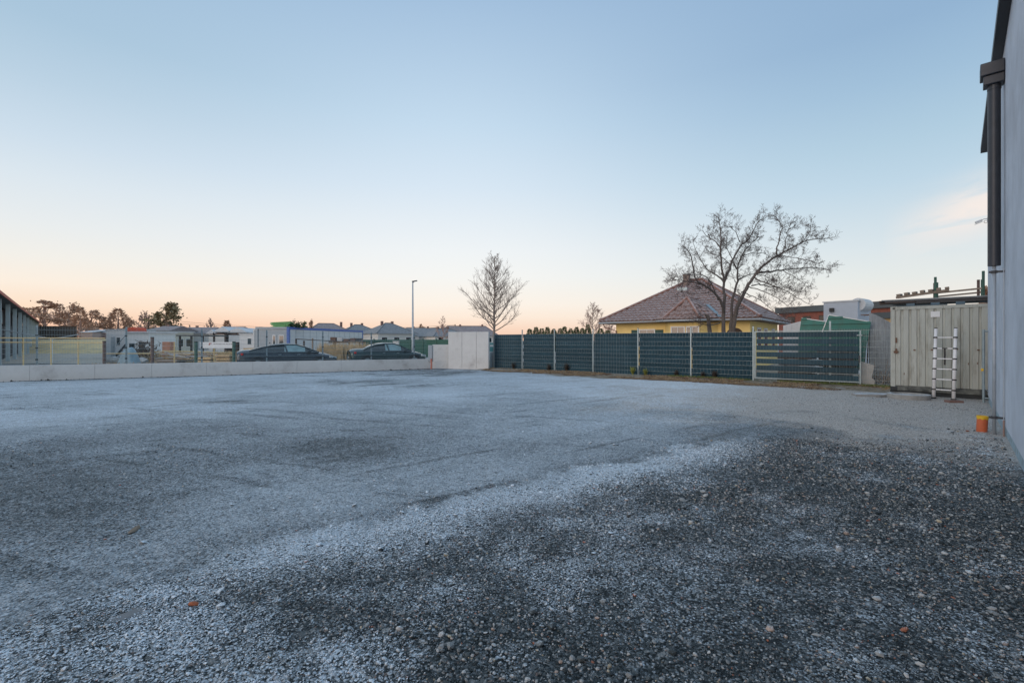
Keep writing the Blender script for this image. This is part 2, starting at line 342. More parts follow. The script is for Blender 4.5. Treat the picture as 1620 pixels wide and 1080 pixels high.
def build_ground():
    fr = np.linspace(R(-62), R(62), 700); bk = np.linspace(R(62), R(298), 60)[1:-1]; ang = np.concatenate([fr, bk]); na = len(ang)
    rad = np.concatenate([[.0001], np.geomspace(.6, 60, 520), np.geomspace(62, 1500, 40)]); nr = len(rad)
    A, B = np.meshgrid(ang, rad); x = (np.sin(A)*B).ravel(); y = (np.cos(A)*B).ravel(); z = ground_h(x, y)
    z = np.where(np.sqrt(x*x+y*y) > 45, np.minimum(z, 0), z)
    i = np.arange(nr-1)[:, None]*na; j = np.arange(na)[None, :]; j2 = (j+1) % na
    q = np.stack([i+j, i+na+j, i+na+j2, i+j2], -1).reshape(-1, 4)[:, ::-1]
    me = bpy.data.meshes.new('ground'); me.vertices.add(len(x)); me.vertices.foreach_set('co', np.stack([x, y, z], -1).astype(np.float32).ravel())
    me.loops.add(q.size); me.loops.foreach_set('vertex_index', q.ravel().astype(np.int32)); me.polygons.add(len(q))
    me.polygons.foreach_set('loop_start', np.arange(0, q.size, 4, dtype=np.int32)); me.polygons.foreach_set('loop_total', np.full(len(q), 4, np.int32))
    me.polygons.foreach_set('use_smooth', np.ones(len(q), bool))
    me.update(calc_edges=True); me.validate()
    f, be, vg = masks(x, y)
    for nm, arr in (('frost', f), ('beige', be), ('verge', vg), ('coarse', masks.coarse)):
        a = me.attributes.new(nm, 'FLOAT', 'POINT'); a.data.foreach_set('value', arr.astype(np.float32))
    me.materials.append(ground_material())
    if me.polygons[5000].normal.z < 0: me.flip_normals()
    o = bpy.data.objects.new('ground', me); COL.objects.link(o); kind(o, 'structure')
    o['label'] = 'frosted crushed gravel yard'
build_ground()

def icostone(seed):
    r = random.Random(seed); t = (1+5**.5)/2
    vs = [(-1,t,0),(1,t,0),(-1,-t,0),(1,-t,0),(0,-1,t),(0,1,t),(0,-1,-t),(0,1,-t),(t,0,-1),(t,0,1),(-t,0,-1),(-t,0,1)]
    fs = [(0,11,5),(0,5,1),(0,1,7),(0,7,10),(0,10,11),(1,5,9),(5,11,4),(11,10,2),(10,7,6),(7,1,8),(3,9,4),(3,4,2),(3,2,6),(3,6,8),(3,8,9),(4,9,5),(2,4,11),(6,2,10),(8,6,7),(9,8,1)]
    sx, sy, sz = r.uniform(.8, 1.3), r.uniform(.6, 1), r.uniform(.4, .75)
    out = []
    for v in vs:
        v = Vector(v).normalized()*r.uniform(.75, 1.15); out.append((v.x*sx*.5, v.y*sy*.5, v.z*sz*.5))
    me = bpy.data.meshes.new('stone'); me.from_pydata(out, [], fs); me.update(); return me
def build_gravel():
    g = np.random.default_rng(3)
    X = []; Y = []; S = []
    def layer(n, d0, d1, s0, s1, pw=1.0):
        d = np.sqrt(g.uniform(d0*d0, d1*d1, n)); a = np.tan(R(53))
        x = g.uniform(-a, a, n)*d; X.append(x); Y.append(d); S.append(s0+(s1-s0)*g.random(n)**2.0*pw)
    layer(150000, 1.9, 5.2, .006, .017)
    layer(85000, 1.9, 8.0, .012, .032)
    layer(70000, 5.0, 14.0, .012, .030)
    layer(3200, 1.9, 9.0, .026, .065)
    x = np.concatenate(X); y = np.concatenate(Y); s = np.concatenate(S)
    # only on the yard side of the building wall, denser in the loose dark area
    nb = (x-BC.x)*(-BE.y)+(y-BC.y)*BE.x      # >0 : inside building
    f, be, vg = masks(x, y)
    u = 810+F*x/y; v = HY+F*H/y
    vb = np.interp(u, [-600, 0, 200, 400, 600, 800, 950, 1080, 1160, 1300], [1160, 985, 925, 868, 812, 768, 738, 708, 698, 690])
    loose = .10+.9*sst(-26, 30, v-vb+(fbm(x*2.2, y*2.2, 3, 95)-.5)*70)
    loose = np.maximum(loose, be*.4)
    clump = fbm(x*1.3, y*1.3, 3, 77)
    pr = loose*(.45+1.1*sst(.35, .7, clump)); big = s > .017
    keep = (nb < -.06) & (g.random(len(x)) < np.where(big, pr*(.25+1.6*sst(.45, .7, fbm(x*.6, y*.6, 3, 88))), pr))
    x, y, s, f, be = x[keep], y[keep], s[keep], f[keep], be[keep]; n = len(x)
    z = ground_h(x, y)+s*g.uniform(.0, .28, n)
    pal = np.array([(.027,.036,.040), (.05,.063,.070), (.088,.105,.112), (.155,.172,.178), (.27,.28,.28), (.46,.46,.45), (.38,.29,.24), (.33,.13,.08), (.40,.34,.25)])
    w = np.array([.25, .25, .2, .12, .08, .055, .02, .007, .018])
    wb = np.array([.05, .07, .11, .19, .29, .20, .06, .01, .02])
    ci = g.choice(len(pal), n, p=w/w.sum()); cb = g.choice(len(pal), n, p=wb/wb.sum())
    big = s > .016
    ci = np.where((be > g.random(n)) | (big & (g.random(n) < .75)), cb, ci)
    col = pal[ci]*g.uniform(.75, 1.25, (n, 1))
    me = bpy.data.meshes.new('gravel_points'); me.vertices.add(n); me.vertices.foreach_set('co', np.stack([x, y, z], -1).astype(np.float32).ravel())
    for nm, ty, arr in (('size', 'FLOAT', s), ('stone_frost', 'FLOAT', f)):
        a = me.attributes.new(nm, ty, 'POINT'); a.data.foreach_set('value', arr.astype(np.float32))
    a = me.attributes.new('stone_col', 'FLOAT_VECTOR', 'POINT'); a.data.foreach_set('vector', col.astype(np.float32).ravel())
    a = me.attributes.new('rot', 'FLOAT_VECTOR', 'POINT'); a.data.foreach_set('vector', np.stack([g.normal(0, .3, n), g.normal(0, .3, n), g.uniform(0, 6.28, n)], -1).astype(np.float32).ravel())
    a = me.attributes.new('pick', 'INT', 'POINT'); a.data.foreach_set('value', g.integers(0, 8, n).astype(np.int32))
    o = bpy.data.objects.new('gravel', me); COL.objects.link(o); tag(o, 'loose frosted and dark gravel stones strewn over the yard', 'gravel', kind='stuff')
    sm = stone_material()
    stones = bpy.data.collections.new('stone shapes')
    for k in range(8):
        ms = icostone(k); ms.materials.append(sm); stones.objects.link(bpy.data.objects.new('stone_shape', ms))
    ng = bpy.data.node_groups.new('gravel', 'GeometryNodeTree')
    ng.interface.new_socket('Geometry', in_out='INPUT', socket_type='NodeSocketGeometry'); ng.interface.new_socket('Geometry', in_out='OUTPUT', socket_type='NodeSocketGeometry')
    n_ = ng.nodes; l_ = ng.links
    gi = n_.new('NodeGroupInput'); go = n_.new('NodeGroupOutput'); ip = n_.new('GeometryNodeInstanceOnPoints')
    ci_ = n_.new('GeometryNodeCollectionInfo'); ci_.inputs['Collection'].default_value = stones; ci_.inputs['Separate Children'].default_value = True; ci_.inputs['Reset Children'].default_value = True
    def na(nm, ty):
        k = n_.new('GeometryNodeInputNamedAttribute'); k.data_type = ty; k.inputs[0].default_value = nm; return k.outputs[0]
    m2p = n_.new('GeometryNodeMeshToPoints'); l_.new(gi.outputs[0], m2p.inputs[0])
    l_.new(m2p.outputs[0], ip.inputs['Points']); l_.new(ci_.outputs[0], ip.inputs['Instance']); ip.inputs['Pick Instance'].default_value = True
    l_.new(na('pick', 'INT'), ip.inputs['Instance Index']); l_.new(na('rot', 'FLOAT_VECTOR'), ip.inputs['Rotation']); l_.new(na('size', 'FLOAT'), ip.inputs['Scale'])
    l_.new(ip.outputs[0], go.inputs[0])
    md = o.modifiers.new('gravel', 'NODES'); md.node_group = ng
build_gravel()

# ================================================================ materials
M_render = mat('white render', (.58,.63,.71), .9, var=.07, scale=1.2, bump=.8, bscale=160, dirt=(.40,.43,.48), dscale=.7, dlo=.42, dhi=.75)
M_plinth = mat('plinth board', (.30,.40,.46), .85, var=.12, scale=4, dirt=(.2,.22,.22), dscale=5)
M_anth = mat('anthracite metal', (.045,.05,.06), .45, metal=.3, var=.15, scale=6)
M_flash = mat('dark flashing', (.03,.032,.036), .5, var=.1)
M_galv = mat('galvanised steel', (.28,.35,.38), .45, metal=.55, var=.15, scale=12)
M_gwire = mat('dull grey wire', (.16,.21,.23), .5, metal=.3)
M_galv2 = mat('weathered zinc pipe', (.42,.46,.50), .55, metal=.3, var=.1, scale=8)
M_conc = mat('precast concrete', (.60,.60,.59), .9, var=.07, scale=2.2, bump=.25, bscale=90, dirt=(.40,.39,.38), dscale=1.1, dlo=.52, dhi=.72)
M_conc2 = mat('aged concrete', (.30,.30,.29), .9, var=.2, scale=8, bump=.5, bscale=60, frost=.5)
M_strip = mat('anthracite privacy strip', (.020,.056,.078), .6, var=.25, scale=2.5, objrand=.14, spec=.3)
M_dark = mat('black rubber', (.02,.02,.022), .6, var=.1)
M_cont = mat('weathered container paint', (.44,.46,.42), .7, var=.12, scale=2, bump=.15, bscale=30, dirt=(.24,.23,.19), dscale=2.6, dlo=.50, dhi=.70, stretch=(2.2,2.2,.35))
M_contd = mat('dark container base', (.028,.034,.038), .7, var=.3, scale=5)
M_contb = mat('stained container rail', (.20,.21,.19), .8, var=.3, scale=5, dirt=(.05,.055,.055), dscale=4, dlo=.35, dhi=.6)
M_rust = mat('rusty steel', (.16,.085,.055), .85, var=.35, scale=10)
M_alu = mat('ladder aluminium', (.82,.81,.82), .4, metal=.0, var=.06)
M_orange = mat('orange sewer pipe', (.56,.13,.05), .6, var=.12, scale=9)
M_yellow = mat('yellow plastic', (.75,.46,.02), .5, var=.1)
M_wood = mat('weathered wood', (.27,.215,.17), .9, var=.3, scale=6, stretch=(1,6,6), frost=.35)
M_woodl = mat('fresh timber', (.55,.40,.22), .85, var=.25, scale=6)
M_woodd = mat('dark timber', (.07,.05,.04), .9, var=.3, scale=6)
M_green = mat('green post paint', (.05,.12,.09), .6, var=.2)
M_brownp = mat('brown steel post', (.14,.09,.075), .7, var=.2)
M_teal = mat('green trapezoidal sheet', (.008,.15,.125), .45, var=.2, scale=1.5, dirt=(.03,.12,.10), dscale=2)
M_wsheet = mat('pale sheet', (.50,.52,.54), .5, var=.1, scale=2)
M_gsheet = mat('grey corrugated sheet', (.27,.30,.33), .65, var=.18, scale=2.5, stretch=(4,4,.5), dirt=(.16,.17,.18), dscale=3)
M_yel = mat('yellow house render', (.88,.66,.27), .9, var=.06, scale=2, bump=.15)
M_white = mat('white paint', (.74,.75,.75), .6, var=.05)
M_wall2 = mat('off white render', (.60,.59,.56), .9, var=.06)
M_glass = mat('window glass', (.02,.03,.035), .04, var=.1, spec=.9)
M_skyglass = mat('car glass with painted sky reflection', (.20,.33,.36), .2, var=.25, scale=2, spec=.8)  # pale teal paints the bright sky reflection into the front car glass
M_shut = mat('dark green shutter', (.02,.07,.06), .6, var=.1)
M_tile = mat('frosted clay tile', (.215,.125,.10), .75, var=.5, scale=9, frost=.30)
M_ridge = mat('ridge tile', (.27,.145,.115), .8, var=.25, scale=4, frost=.5)
M_roofg = mat('grey roof tile', (.115,.125,.135), .8, var=.2, scale=2, frost=.25)
M_roofb = mat('brown roof tile', (.165,.12,.115), .8, var=.2, scale=2, frost=.25)
M_roofd = mat('dark roof sheet', (.07,.08,.085), .7, var=.2, scale=1)
M_brick = mat('red brick', (.20,.07,.05), .9, var=.25, scale=4)
M_bark = mat('grey brown bark', (.125,.105,.095), .95, var=.3, scale=14, bump=.6, bscale=40)
M_bark2 = mat('pale brown bark', (.27,.22,.19), .95, var=.25, scale=12)
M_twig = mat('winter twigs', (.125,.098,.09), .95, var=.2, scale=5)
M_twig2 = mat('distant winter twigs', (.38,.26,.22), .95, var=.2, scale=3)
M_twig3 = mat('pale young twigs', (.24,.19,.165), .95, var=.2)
M_con = mat('conifer needles', (.27,.21,.12), .9, var=.5, scale=3)
M_pine = mat('reddish pine needles', (.50,.31,.21), .9, var=.4, scale=2)
M_thuja = mat('thuja hedge', (.15,.17,.085), .9, var=.4, scale=3)
M_grassd = mat('dry grass', (.33,.25,.15), .95, var=.3, scale=8, frost=.3)
M_grass = mat('green grass', (.12,.15,.04), .9, var=.4, scale=8)
M_weed = mat('weed leaves', (.28,.30,.07), .8, var=.3, scale=12)
M_weedd = mat('dead weed', (.07,.055,.045), .9, var=.3, scale=12)
M_reed = mat('dry reeds', (.50,.38,.22), .9, var=.3, scale=3)
M_bank = mat('dry grass bank', (.74,.52,.22), .95, var=.2, scale=.6, bump=.6, bscale=4, dirt=(.25,.2,.13), dscale=1.2, frost=.15)
M_lot = mat('frosted lot', (.50,.43,.35), .9, var=.15, scale=.5, bump=.3, bscale=4)
M_blue = mat('blue container paint', (.05,.13,.42), .5, var=.1)
M_panelw = mat('white site office panel', (.66,.67,.68), .6, var=.06)
M_panelg = mat('grey site office panel', (.36,.40,.43), .6, var=.08)
M_hall = mat('grey hall cladding', (.035,.033,.038), .85, spec=.05, var=.12, scale=1)
M_hallc = mat('hall concrete column', (.55,.64,.66), .8, var=.1)
M_chim = mat('brown chimney', (.22,.14,.12), .9)
M_red = mat('red paint', (.38,.07,.04), .6, var=.15)
M_tarp = mat('blue tarpaulin', (.25,.36,.42), .6, var=.2, scale=2)
M_rail = mat('yellow rail paint', (.72,.54,.26), .6, var=.1)
M_car = mat('dark metallic car paint', (.045,.06,.075), .18, metal=.4, var=.1, frost=.22)
M_car2 = mat('graphite car paint', (.035,.065,.07), .18, metal=.4, var=.1, frost=.22)
M_lampg = mat('tail lamp red', (.45,.02,.02), .25, var=.1)
M_head = mat('headlamp glass', (.55,.62,.66), .15, var=.1)
M_tyre = mat('tyre rubber', (.02,.02,.02), .8, var=.1)
M_greenf = mat('green fence mesh', (.03,.11,.085), .7, var=.2, scale=1)
M_brush = mat('brushwood', (.13,.09,.07), .95, var=.4, scale=6)
M_rock = mat('rubble stone', (.32,.31,.29), .9, var=.3, scale=4, bump=.5, bscale=20, frost=.4)
M_brickf = mat('broken brick', (.42,.14,.07), .9, var=.2, scale=20, bump=.5)

# ================================================================ main building (right)
bz = math.atan2(BE.y, BE.x)
bld = thing('warehouse_building', BC, bz, 'white rendered warehouse wall rising at the right edge of the yard', 'building')
LEN, HT = 30.0, 7.06
MB().bx(0, LEN, 0, 14, .19, HT-.12).build('wall', M_render, bld)
me = MB().bx(.003, .994, .012, .06, -.12, .188).mesh('plinth_panel', M_plinth)
for k in range(14): inst(me, 'plinth_panel', bld, (k*1.0, 0, 0))
MB().bx(.05, LEN, .062, 13.9, -.3, .189).build('foundation', M_conc2, bld)
MB().bx(-.12, LEN+.1, -.14, 14.1, HT-.12, HT+.03).build('roof_edge_flashing', M_flash, bld)
MB().bx(-.05, LEN, -.05, 14, HT+.03, HT+.12).build('roof', M_roofd, bld)
# downpipe set: where the column of the pipe meets the wall line
PL = 6.42; sp = -.13
h_ = MB(); h_.bx(PL-.17, PL+.17, -.31, -.005, 6.42, 6.64); h_.bx(PL-.13, PL+.13, -.27, -.005, 6.26, 6.42)
h_.build('rain_hopper', M_anth, bld, bevel=.012)
MB().tube([(PL, sp, 6.3), (PL, sp, 3.03)], .085, 20).build('downpipe', M_anth, bld, smooth=True).modifiers.new('e', 'EDGE_SPLIT')
MB().tube([(PL, sp, 6.22), (PL, sp, 6.18)], .092, 20).build('pipe_collar', M_anth, bld)
MB().tube([(PL+.02, sp, 3.03), (PL+.02, sp, .02)], .026, 14).build('standpipe', M_galv2, bld, smooth=True)
for z in (2.92, .32):
    c = MB(); c.tube([(PL+.02, sp, z-.022), (PL+.02, sp, z+.022)], .048, 14); c.bx(PL-.02, PL+.06, -.20, -.002, z-.015, z+.015); c.bx(PL-.10, PL+.02, sp-.03, sp+.03, z-.02, z+.02)
    c.build('pipe_clamp', M_anth, bld)
MB().tube([(PL+.17, -.02, 2.95), (PL+.17, -.02, .3)], .007, 6).build('lightning_rod_wire', M_galv2, bld)
MB().tube([(PL+.17, -.02, .3), (PL+.17, -.02, .02)], .013, 8).build('cable_sleeve', mat('brown sleeve', (.3,.2,.17), .7), bld)

# security camera on the far corner
scm = thing('security_camera', BC+Vector((0, 0, 5.0)), bz, 'small white security camera on the far corner of the warehouse wall', 'security camera'); scm.scale = (.65, .65, .65)
c = MB(); c.tube([(.0, -.17, .075), (.0, -.37, .0)], .042, 12); c.build('camera_body', M_white, scm, smooth=False)
c = MB(); c.tube([(.0, -.375, -.002), (.0, -.385, -.006)], .03, 12); c.build('lens', M_dark, scm)
c = MB(); c.bx(-.045, .045, -.40, -.15, .05, .062); c.build('sun_hood', M_wsheet, scm).rotation_euler = (R(20), 0, 0)
c = MB(); c.tube([(.0, -.2, .06), (0, -.12, .1), (0, -.005, .1)], .014, 8); c.bx(-.04, .04, -.02, -.002, -.06, .14); c.build('bracket', M_galv2, scm)
c = MB(); c.tube([(0, -.06+.055*math.cos(a), -.02+.055*math.sin(a)) for a in [k*.6 for k in range(10)]], .008, 6); c.build('cable_loop', M_rust, scm)

# orange pipe stub
g_ = G(1553, 683); p_ = thing('sewer_pipe_stub', g_, 0, 'short orange sewer pipe standing upright with a yellow rim by the warehouse', 'pipe')
c = MB(); n = 28
vs = []; fs = []
for (r_, z) in [(.076, -.05), (.077, .25), (.068, .25), (.066, .02)]:
    vs += [(r_*math.cos(2*math.pi*k/n), r_*math.sin(2*math.pi*k/n), z) for k in range(n)]
for a in range(3): fs += [(a*n+k, a*n+(k+1) % n, (a+1)*n+(k+1) % n, (a+1)*n+k) for k in range(n)]
c.add(vs, fs); c.build('pipe_wall', M_orange, p_)
c = MB(); vs = []; fs = []
for (r_, z) in [(.082, .245), (.083, .30), (.07, .302), (.068, .25)]:
    vs += [(r_*math.cos(2*math.pi*k/n), r_*math.sin(2*math.pi*k/n), z+(.012*math.sin(k*1.7) if z < .3 and r_ > .075 else 0)) for k in range(n)]
for a in range(3): fs += [(a*n+k, a*n+(k+1) % n, (a+1)*n+(k+1) % n, (a+1)*n+k) for k in range(n)]
c.add(vs, fs); c.build('rim', M_yellow, p_)
p_.rotation_euler = (R(2), R(1.5), 0)

# ================================================================ shipping container
C0 = Vector((12.06, 14.8, 0)); CX = Vector((.7215, -.692, 0)); cz = math.atan2(CX.y, CX.x)
con = thing('shipping_container', C0, cz, 'pale grey green shipping container standing behind the ladder', 'shipping container')
CL, CW, CB, CH = 6.06, 2.44, .12, 2.64
def corrug(Lx, z0, z1, per, dep, y0):
    b = MB(); x = .0; prof = []
    while x < Lx-per*.5:
        prof += [(x, 0), (x+per*.62, 0), (x+per*.70, dep), (x+per*.92, dep)]; x += per
    prof.append((Lx, 0)); vs = []
    for (px_, d) in prof: vs += [(px_, y0+d, z0), (px_, y0+d, z1)]
    fs = [(2*k, 2*k+2, 2*k+3, 2*k+1) for k in range(len(prof)-1)]
    return b.add(vs, fs)
b = corrug(CL-.24, CB+.16, CH+CB-.10, .193, .034, .02); w_ = b.build('front_wall', M_cont, con); w_.location = (.12, 0, 0)
b = corrug(CW-.24, CB+.16, CH+CB-.10, .193, .034, .02); w_ = b.build('end_wall', M_cont, con); w_.rotation_euler = (0, 0, R(-90)); w_.location = (0, CW-.12, 0)
MB().bx(.03, CL-.03, .1, CW-.02, CB+.02, CH+CB-.03).build('inner_body', M_cont, con)
MB().bx(.11, CL-.11, .0, .09, CH+CB-.10, CH+CB-.005).build('top_rail', M_cont, con)
MB().bx(.11, CL-.11, .0, .09, CB, CB+.16).build('bottom_rail', M_contb, con)
MB().bx(-.02, CL, .06, CW, -.05, CB-.003).build('base_beam', M_contd, con)
for x in (.0, CL-.12):
    MB().bx(x, x+.115, -.004, .11, CB+.12, CH+CB-.12).build('corner_post', M_cont, con)
    for z in (CB, CH+CB-.118):
        c = MB(); c.bx(x-.005, x+.165, -.012, .17, z, z+.118); q = c.build('corner_casting', M_cont if z > 1 else M_contd, con, bevel=.006)
        MB().bx(x+.05, x+.11, -.0145, -.011, z+.035, z+.085).build('casting_hole', M_dark, q)
MB().bx(.0+.08, .19, -.045, .0, 1.30, 1.36).build('lock_bolt', M_rust, con)
for z in (1.28, 1.62): MB().bx(.125, .16, -.03, .0, z, z+.16).build('hinge', M_rust, con)
MB().bx(.95, 1.16, -.008, .012, 2.40, 2.57).build('marking_plate', M_white, con)
for x, z in ((.55, 1.38), (.95, 1.39), (1.5, 1.42), (1.95, 1.4)):
    MB().bx(x, x+.05, -.001, .03, z, z+.035).build('bolt_head', M_rust, con)
for x, z in ((1.76, .98), (.32, .62), (1.95, 1.0), (1.35, .8)): MB().bx(x, x+.018, .006, .025, z, z+.06).build('rust_chip', M_rust, con)

# steel and timber stored on the container
TZ = CB+CH
st = thing('steel_beam_stack', C0+Vector((0, 0, TZ)), cz, 'flat stack of dark steel profiles and boards lying on the container roof', 'beam stack')
for x in (.38, .95, 1.5, 2.2): MB().bx(x, x+.2, .02, .3, .002, .085).build('spacer_block', mat('blue grey block', (.09,.15,.2), .7), st)
for i, (z0, z1, y0, x0) in enumerate([(.087, .14, .03, .05), (.142, .185, -.03, -.10), (.187, .225, -.06, -.18)]):
    for j in range(3):
        MB().bx(x0+rnd.uniform(-.05, .05), 5.0, y0+j*.42, y0+j*.42+.36, z0, z1-.003).build('steel_profile', M_anth if i < 2 else mat('dull grey board', (.25,.27,.28), .8, var=.2), st)
for i in range(7): MB().beam((-.28+rnd.uniform(-.04,.04), -.04+i*.09, .10+rnd.uniform(0, .11)), (.6, -.02+i*.09, .13+rnd.uniform(0, .08)), .045, .03).build('board', M_woodd, st)
pl = thing('wooden_pallet', C0+CX*.12+Vector((.1, .1, TZ+.26)), cz, 'weathered wooden pallet lying tilted on the stack over the container', 'pallet')
for y in (0, .45, .9): MB().bx(0, 1.25, y, y+.1, 0, .06).build('runner', M_wood, pl)
for k in range(7): MB().bx(.02+k*.19, .12+k*.19, -.02, 1.02, .062, .13 if k % 2 else .12).build('board', M_wood, pl)
pl.rotation_euler = (R(4), R(-7), cz); pl.scale = (1, 1, 1.15)
rk = thing('stake_rack', C0+Vector((0, 0, TZ+.25)), cz, 'green and brown steel stake rack standing on the container roof', 'rack')
for (x, y, h) in ((1.05, .0, .62), (1.03, .09, .45), (1.98, .06, .46), (2.08, .0, .70), (1.05, 1.6, .6), (2.1, 1.6, .6)):
    MB().tube([(x, y+.2, -.01), (x, y+.2, h)], .034, 10).build('stake', M_green if x > 1.04 and x != 1.98 else M_brownp, rk)
MB().beam((1.05, .2, .13), (2.08, .2, .20), .04, .05).build('rail', M_wood, rk)
MB().beam((1.05, 1.8, .13), (2.1, 1.8, .20), .04, .05).build('rail', M_wood, rk)

# ladder
La, Lb = G(1477, 629.5), G(1508.5, 632)
lad = thing('telescopic_ladder', La, math.atan2((Lb-La).y, (Lb-La).x), 'telescopic aluminium ladder leaning against the container', 'ladder')
lw = (Lb-La).length; LHt = 2.04; lean = .2
for x in (0, lw):
    zs = [0, .26, .56, .86, 1.16, 1.46, 1.78, LHt]
    t = MB(); t.tube([(x, lean*z/LHt, z) for z in (0.02, LHt)], [.043, .038], 16); s_ = t.build('stile', M_alu, lad, smooth=True)
    for z in zs[1:-1]:
        MB().tube([(x, lean*(z-.018)/LHt, z-.018), (x, lean*(z+.018)/LHt, z+.018)], .053, 14).build('collar', M_dark, s_)
    MB().tube([(x, lean, LHt), (x, lean*1.01, LHt+.025)], .038, 14).build('end_cap', M_dark, s_)
    MB().bx(x-.05, x+.05, -.045, .05, -.01, .028).build('foot', M_dark, s_)
for z in zs[1:-1]: MB().beam((.03, lean*z/LHt, z), (lw-.03, lean*z/LHt, z), .045, .028).build('rung', M_alu, lad, bevel=.004)
t = MB(); t.bx(lw*.5-.02, lw*.5+.02, lean*.7-.02, lean*.7-.012, .98, 1.47); t.bx(lw*.5-.06, lw*.5+.06, lean*.7-.022, lean*.7-.01, 1.45, 1.475); t.build('carrying_strap', M_dark, lad)
MB().bx(-.17, .17, -.10, .10, -.01, .05).build('paving_block', mat('reddish block', (.2,.12,.1), .9, var=.2, scale=12), thing('block_under_ladder', G(1509, 636), R(-10), 'brown paving block lying at the right foot of the ladder', 'block'))

# manhole ring
mh = thing('concrete_ring', G(1437, 629.5)+Vector((0, .0, .0)), 0, 'low round concrete manhole ring lying in front of the container', 'manhole ring')
c = MB(); n = 40; vs = []; fs = []
for (r_, z) in [(.50, -.04), (.50, .125), (.40, .135), (.395, .09), (.0001, .085)]:
    vs += [(r_*math.cos(2*math.pi*k/n), r_*math.sin(2*math.pi*k/n), z) for k in range(n)]
for a in range(4): fs += [(a*n+k, a*n+(k+1) % n, (a+1)*n+(k+1) % n, (a+1)*n+k) for k in range(n)]
c.add(vs, fs); c.build('ring', M_conc2, mh)
sl = G(1385, 625); tag(MB().poly([(-.75,-.2,0), (-.1,-.32,0), (.6,-.2,0), (.8,.1,0), (.1,.3,0), (-.6,.2,0)], (0,0,.07)).build('concrete_slab', M_conc2), 'thin flat concrete slab beside the concrete ring', 'slab').location = (sl.x, sl.y, -.02)

# gate leaf wedged between the container and the warehouse
gp = G(1556, 636.5); gl = thing('mesh_gate_leaf', gp, cz, 'narrow galvanised mesh gate leaf between container and warehouse corner', 'gate')
GH = (636.5-521)/F*gp.y
MB().tube([(0,0,-.05), (0,0,GH)], .028, 12).build('post', M_galv, gl); MB().tube([(.9,0,0), (.9,0,GH)], .028, 12).build('post', M_galv, gl)
for z in (.12, GH-.05): MB().tube([(0,0,z), (.9,0,z)], .022, 10).build('rail', M_galv, gl)
c = MB()
for k in range(1, 9): c.tube([(k*.1,0,.12), (k*.1,0,GH-.05)], .004, 5)
kind(c.build('wire_mesh', M_galv, gl), 'stuff')
c = MB(); c.tube([(.0,-.03,.55), (.03,-.05,.38), (.10,-.04,.28), (.2,-.02,.24)], .008, 6); c.build('chain', M_galv, gl)
MB().bx(-.05, .0, -.04, -.02, .86, .93).build('padlock', M_yellow, gl)

# ================================================================ privacy fence
fa = math.atan2(FD.y, FD.x)
fen = thing('privacy_fence', FENCE0, fa, 'long double wire fence filled with anthracite privacy strips', 'fence')
FZ0, FZ1 = .06, 2.03
pxs = [783, 827, 878, 939, 1010, 1093.5, 1192]; fx = [0.02]+[hit(FENCE0, FD, p) for p in pxs[1:]]
end_x = hit(FENCE0, FD, 1408)
for k, x in enumerate(fx):
    c = MB().bx(x-.025, x+.025, -.07, -.03, -.1, 2.27 if k else 2.05); p = c.build('post', M_galv, fen)
    MB().bx(x-.033, x+.033, -.075, -.025, 2.27 if k else 2.05, 2.285 if k else 2.065).build('post_cap', M_dark, p)
def strip_mesh(Lx, h, amp=.019):
    b = MB(); n = max(4, int(Lx/.07)); vs = []; fs = []
    for i in range(n+1):
        y = amp if i % 2 else -amp
        vs += [(Lx*i/n, y, 0), (Lx*i/n, y, h)]
    for i in range(n): fs.append((2*i, 2*i+2, 2*i+3, 2*i+1))
    return b.add(vs, fs).mesh('strip', M_strip)
def wires(b, x0, x1, z0, z1, zs, step=.05, rv=.003, rh=.0035, yoff=0, odd=False):
    n = int((x1-x0)/step)
    for i in range(n+1):
        x = x0+(x1-x0)*(i+ (.5 if odd else 0))/n
        if x > x1: continue
        b.bx(x-rv, x+rv, yoff-rv, yoff+rv, z0, z1)
    for z in zs:
        for y in (-.009, .009): b.bx(x0, x1, yoff+y-rh, yoff+y+rh, z-rh, z+rh)
    return b
rows = 10; hstep = (FZ1-FZ0)/rows
for k in range(len(fx)-1):
    x0, x1 = fx[k]+.035, fx[k+1]-.035
    sm_ = strip_mesh(x1-x0, hstep+.004)
    for r_ in range(rows):
        inst(sm_, 'strip', fen, (x0, rnd.uniform(-.002, .002), FZ0+r_*hstep-.002+rnd.uniform(-.002,.002)) if r_ % 2 else (x1, 0, FZ0+r_*hstep-.002+rnd.uniform(-.002,.002)), (rnd.uniform(-.03,.03), rnd.uniform(-.0012,.0012), 0 if r_ % 2 else math.pi))
    b = MB(); wires(b, x0, x1, FZ0-.02, FZ1+.02, [FZ0+r_*hstep for r_ in range(rows+1)], step=.14, rv=.0016, rh=.0036, yoff=-.010, odd=True)
    b.build('wire_mesh', M_galv, fen)['kind'] = 'stuff'
# open mesh continuing behind the gate to the container
of = thing('open_mesh_fence', FENCE0, fa, 'unfilled galvanised wire mesh fence running behind the gate to the container', 'fence')
x0, x1 = fx[-1]+.03, end_x+.1; xm = hit(FENCE0, FD, 1313)
b = MB(); wires(b, x0, x1, .05, 2.12, [.06+.2*i for i in range(11)], step=.05, rv=.0028, rh=.004, yoff=0)
b.build('wire_mesh', M_galv, of)['kind'] = 'stuff'
MB().bx(xm-.03, xm+.03, .02, .07, -.1, 2.42).build('post', M_galv, of)
MB().bx(x1-.03, x1+.03, .02, .07, -.1, 2.3).build('post', M_galv, of)
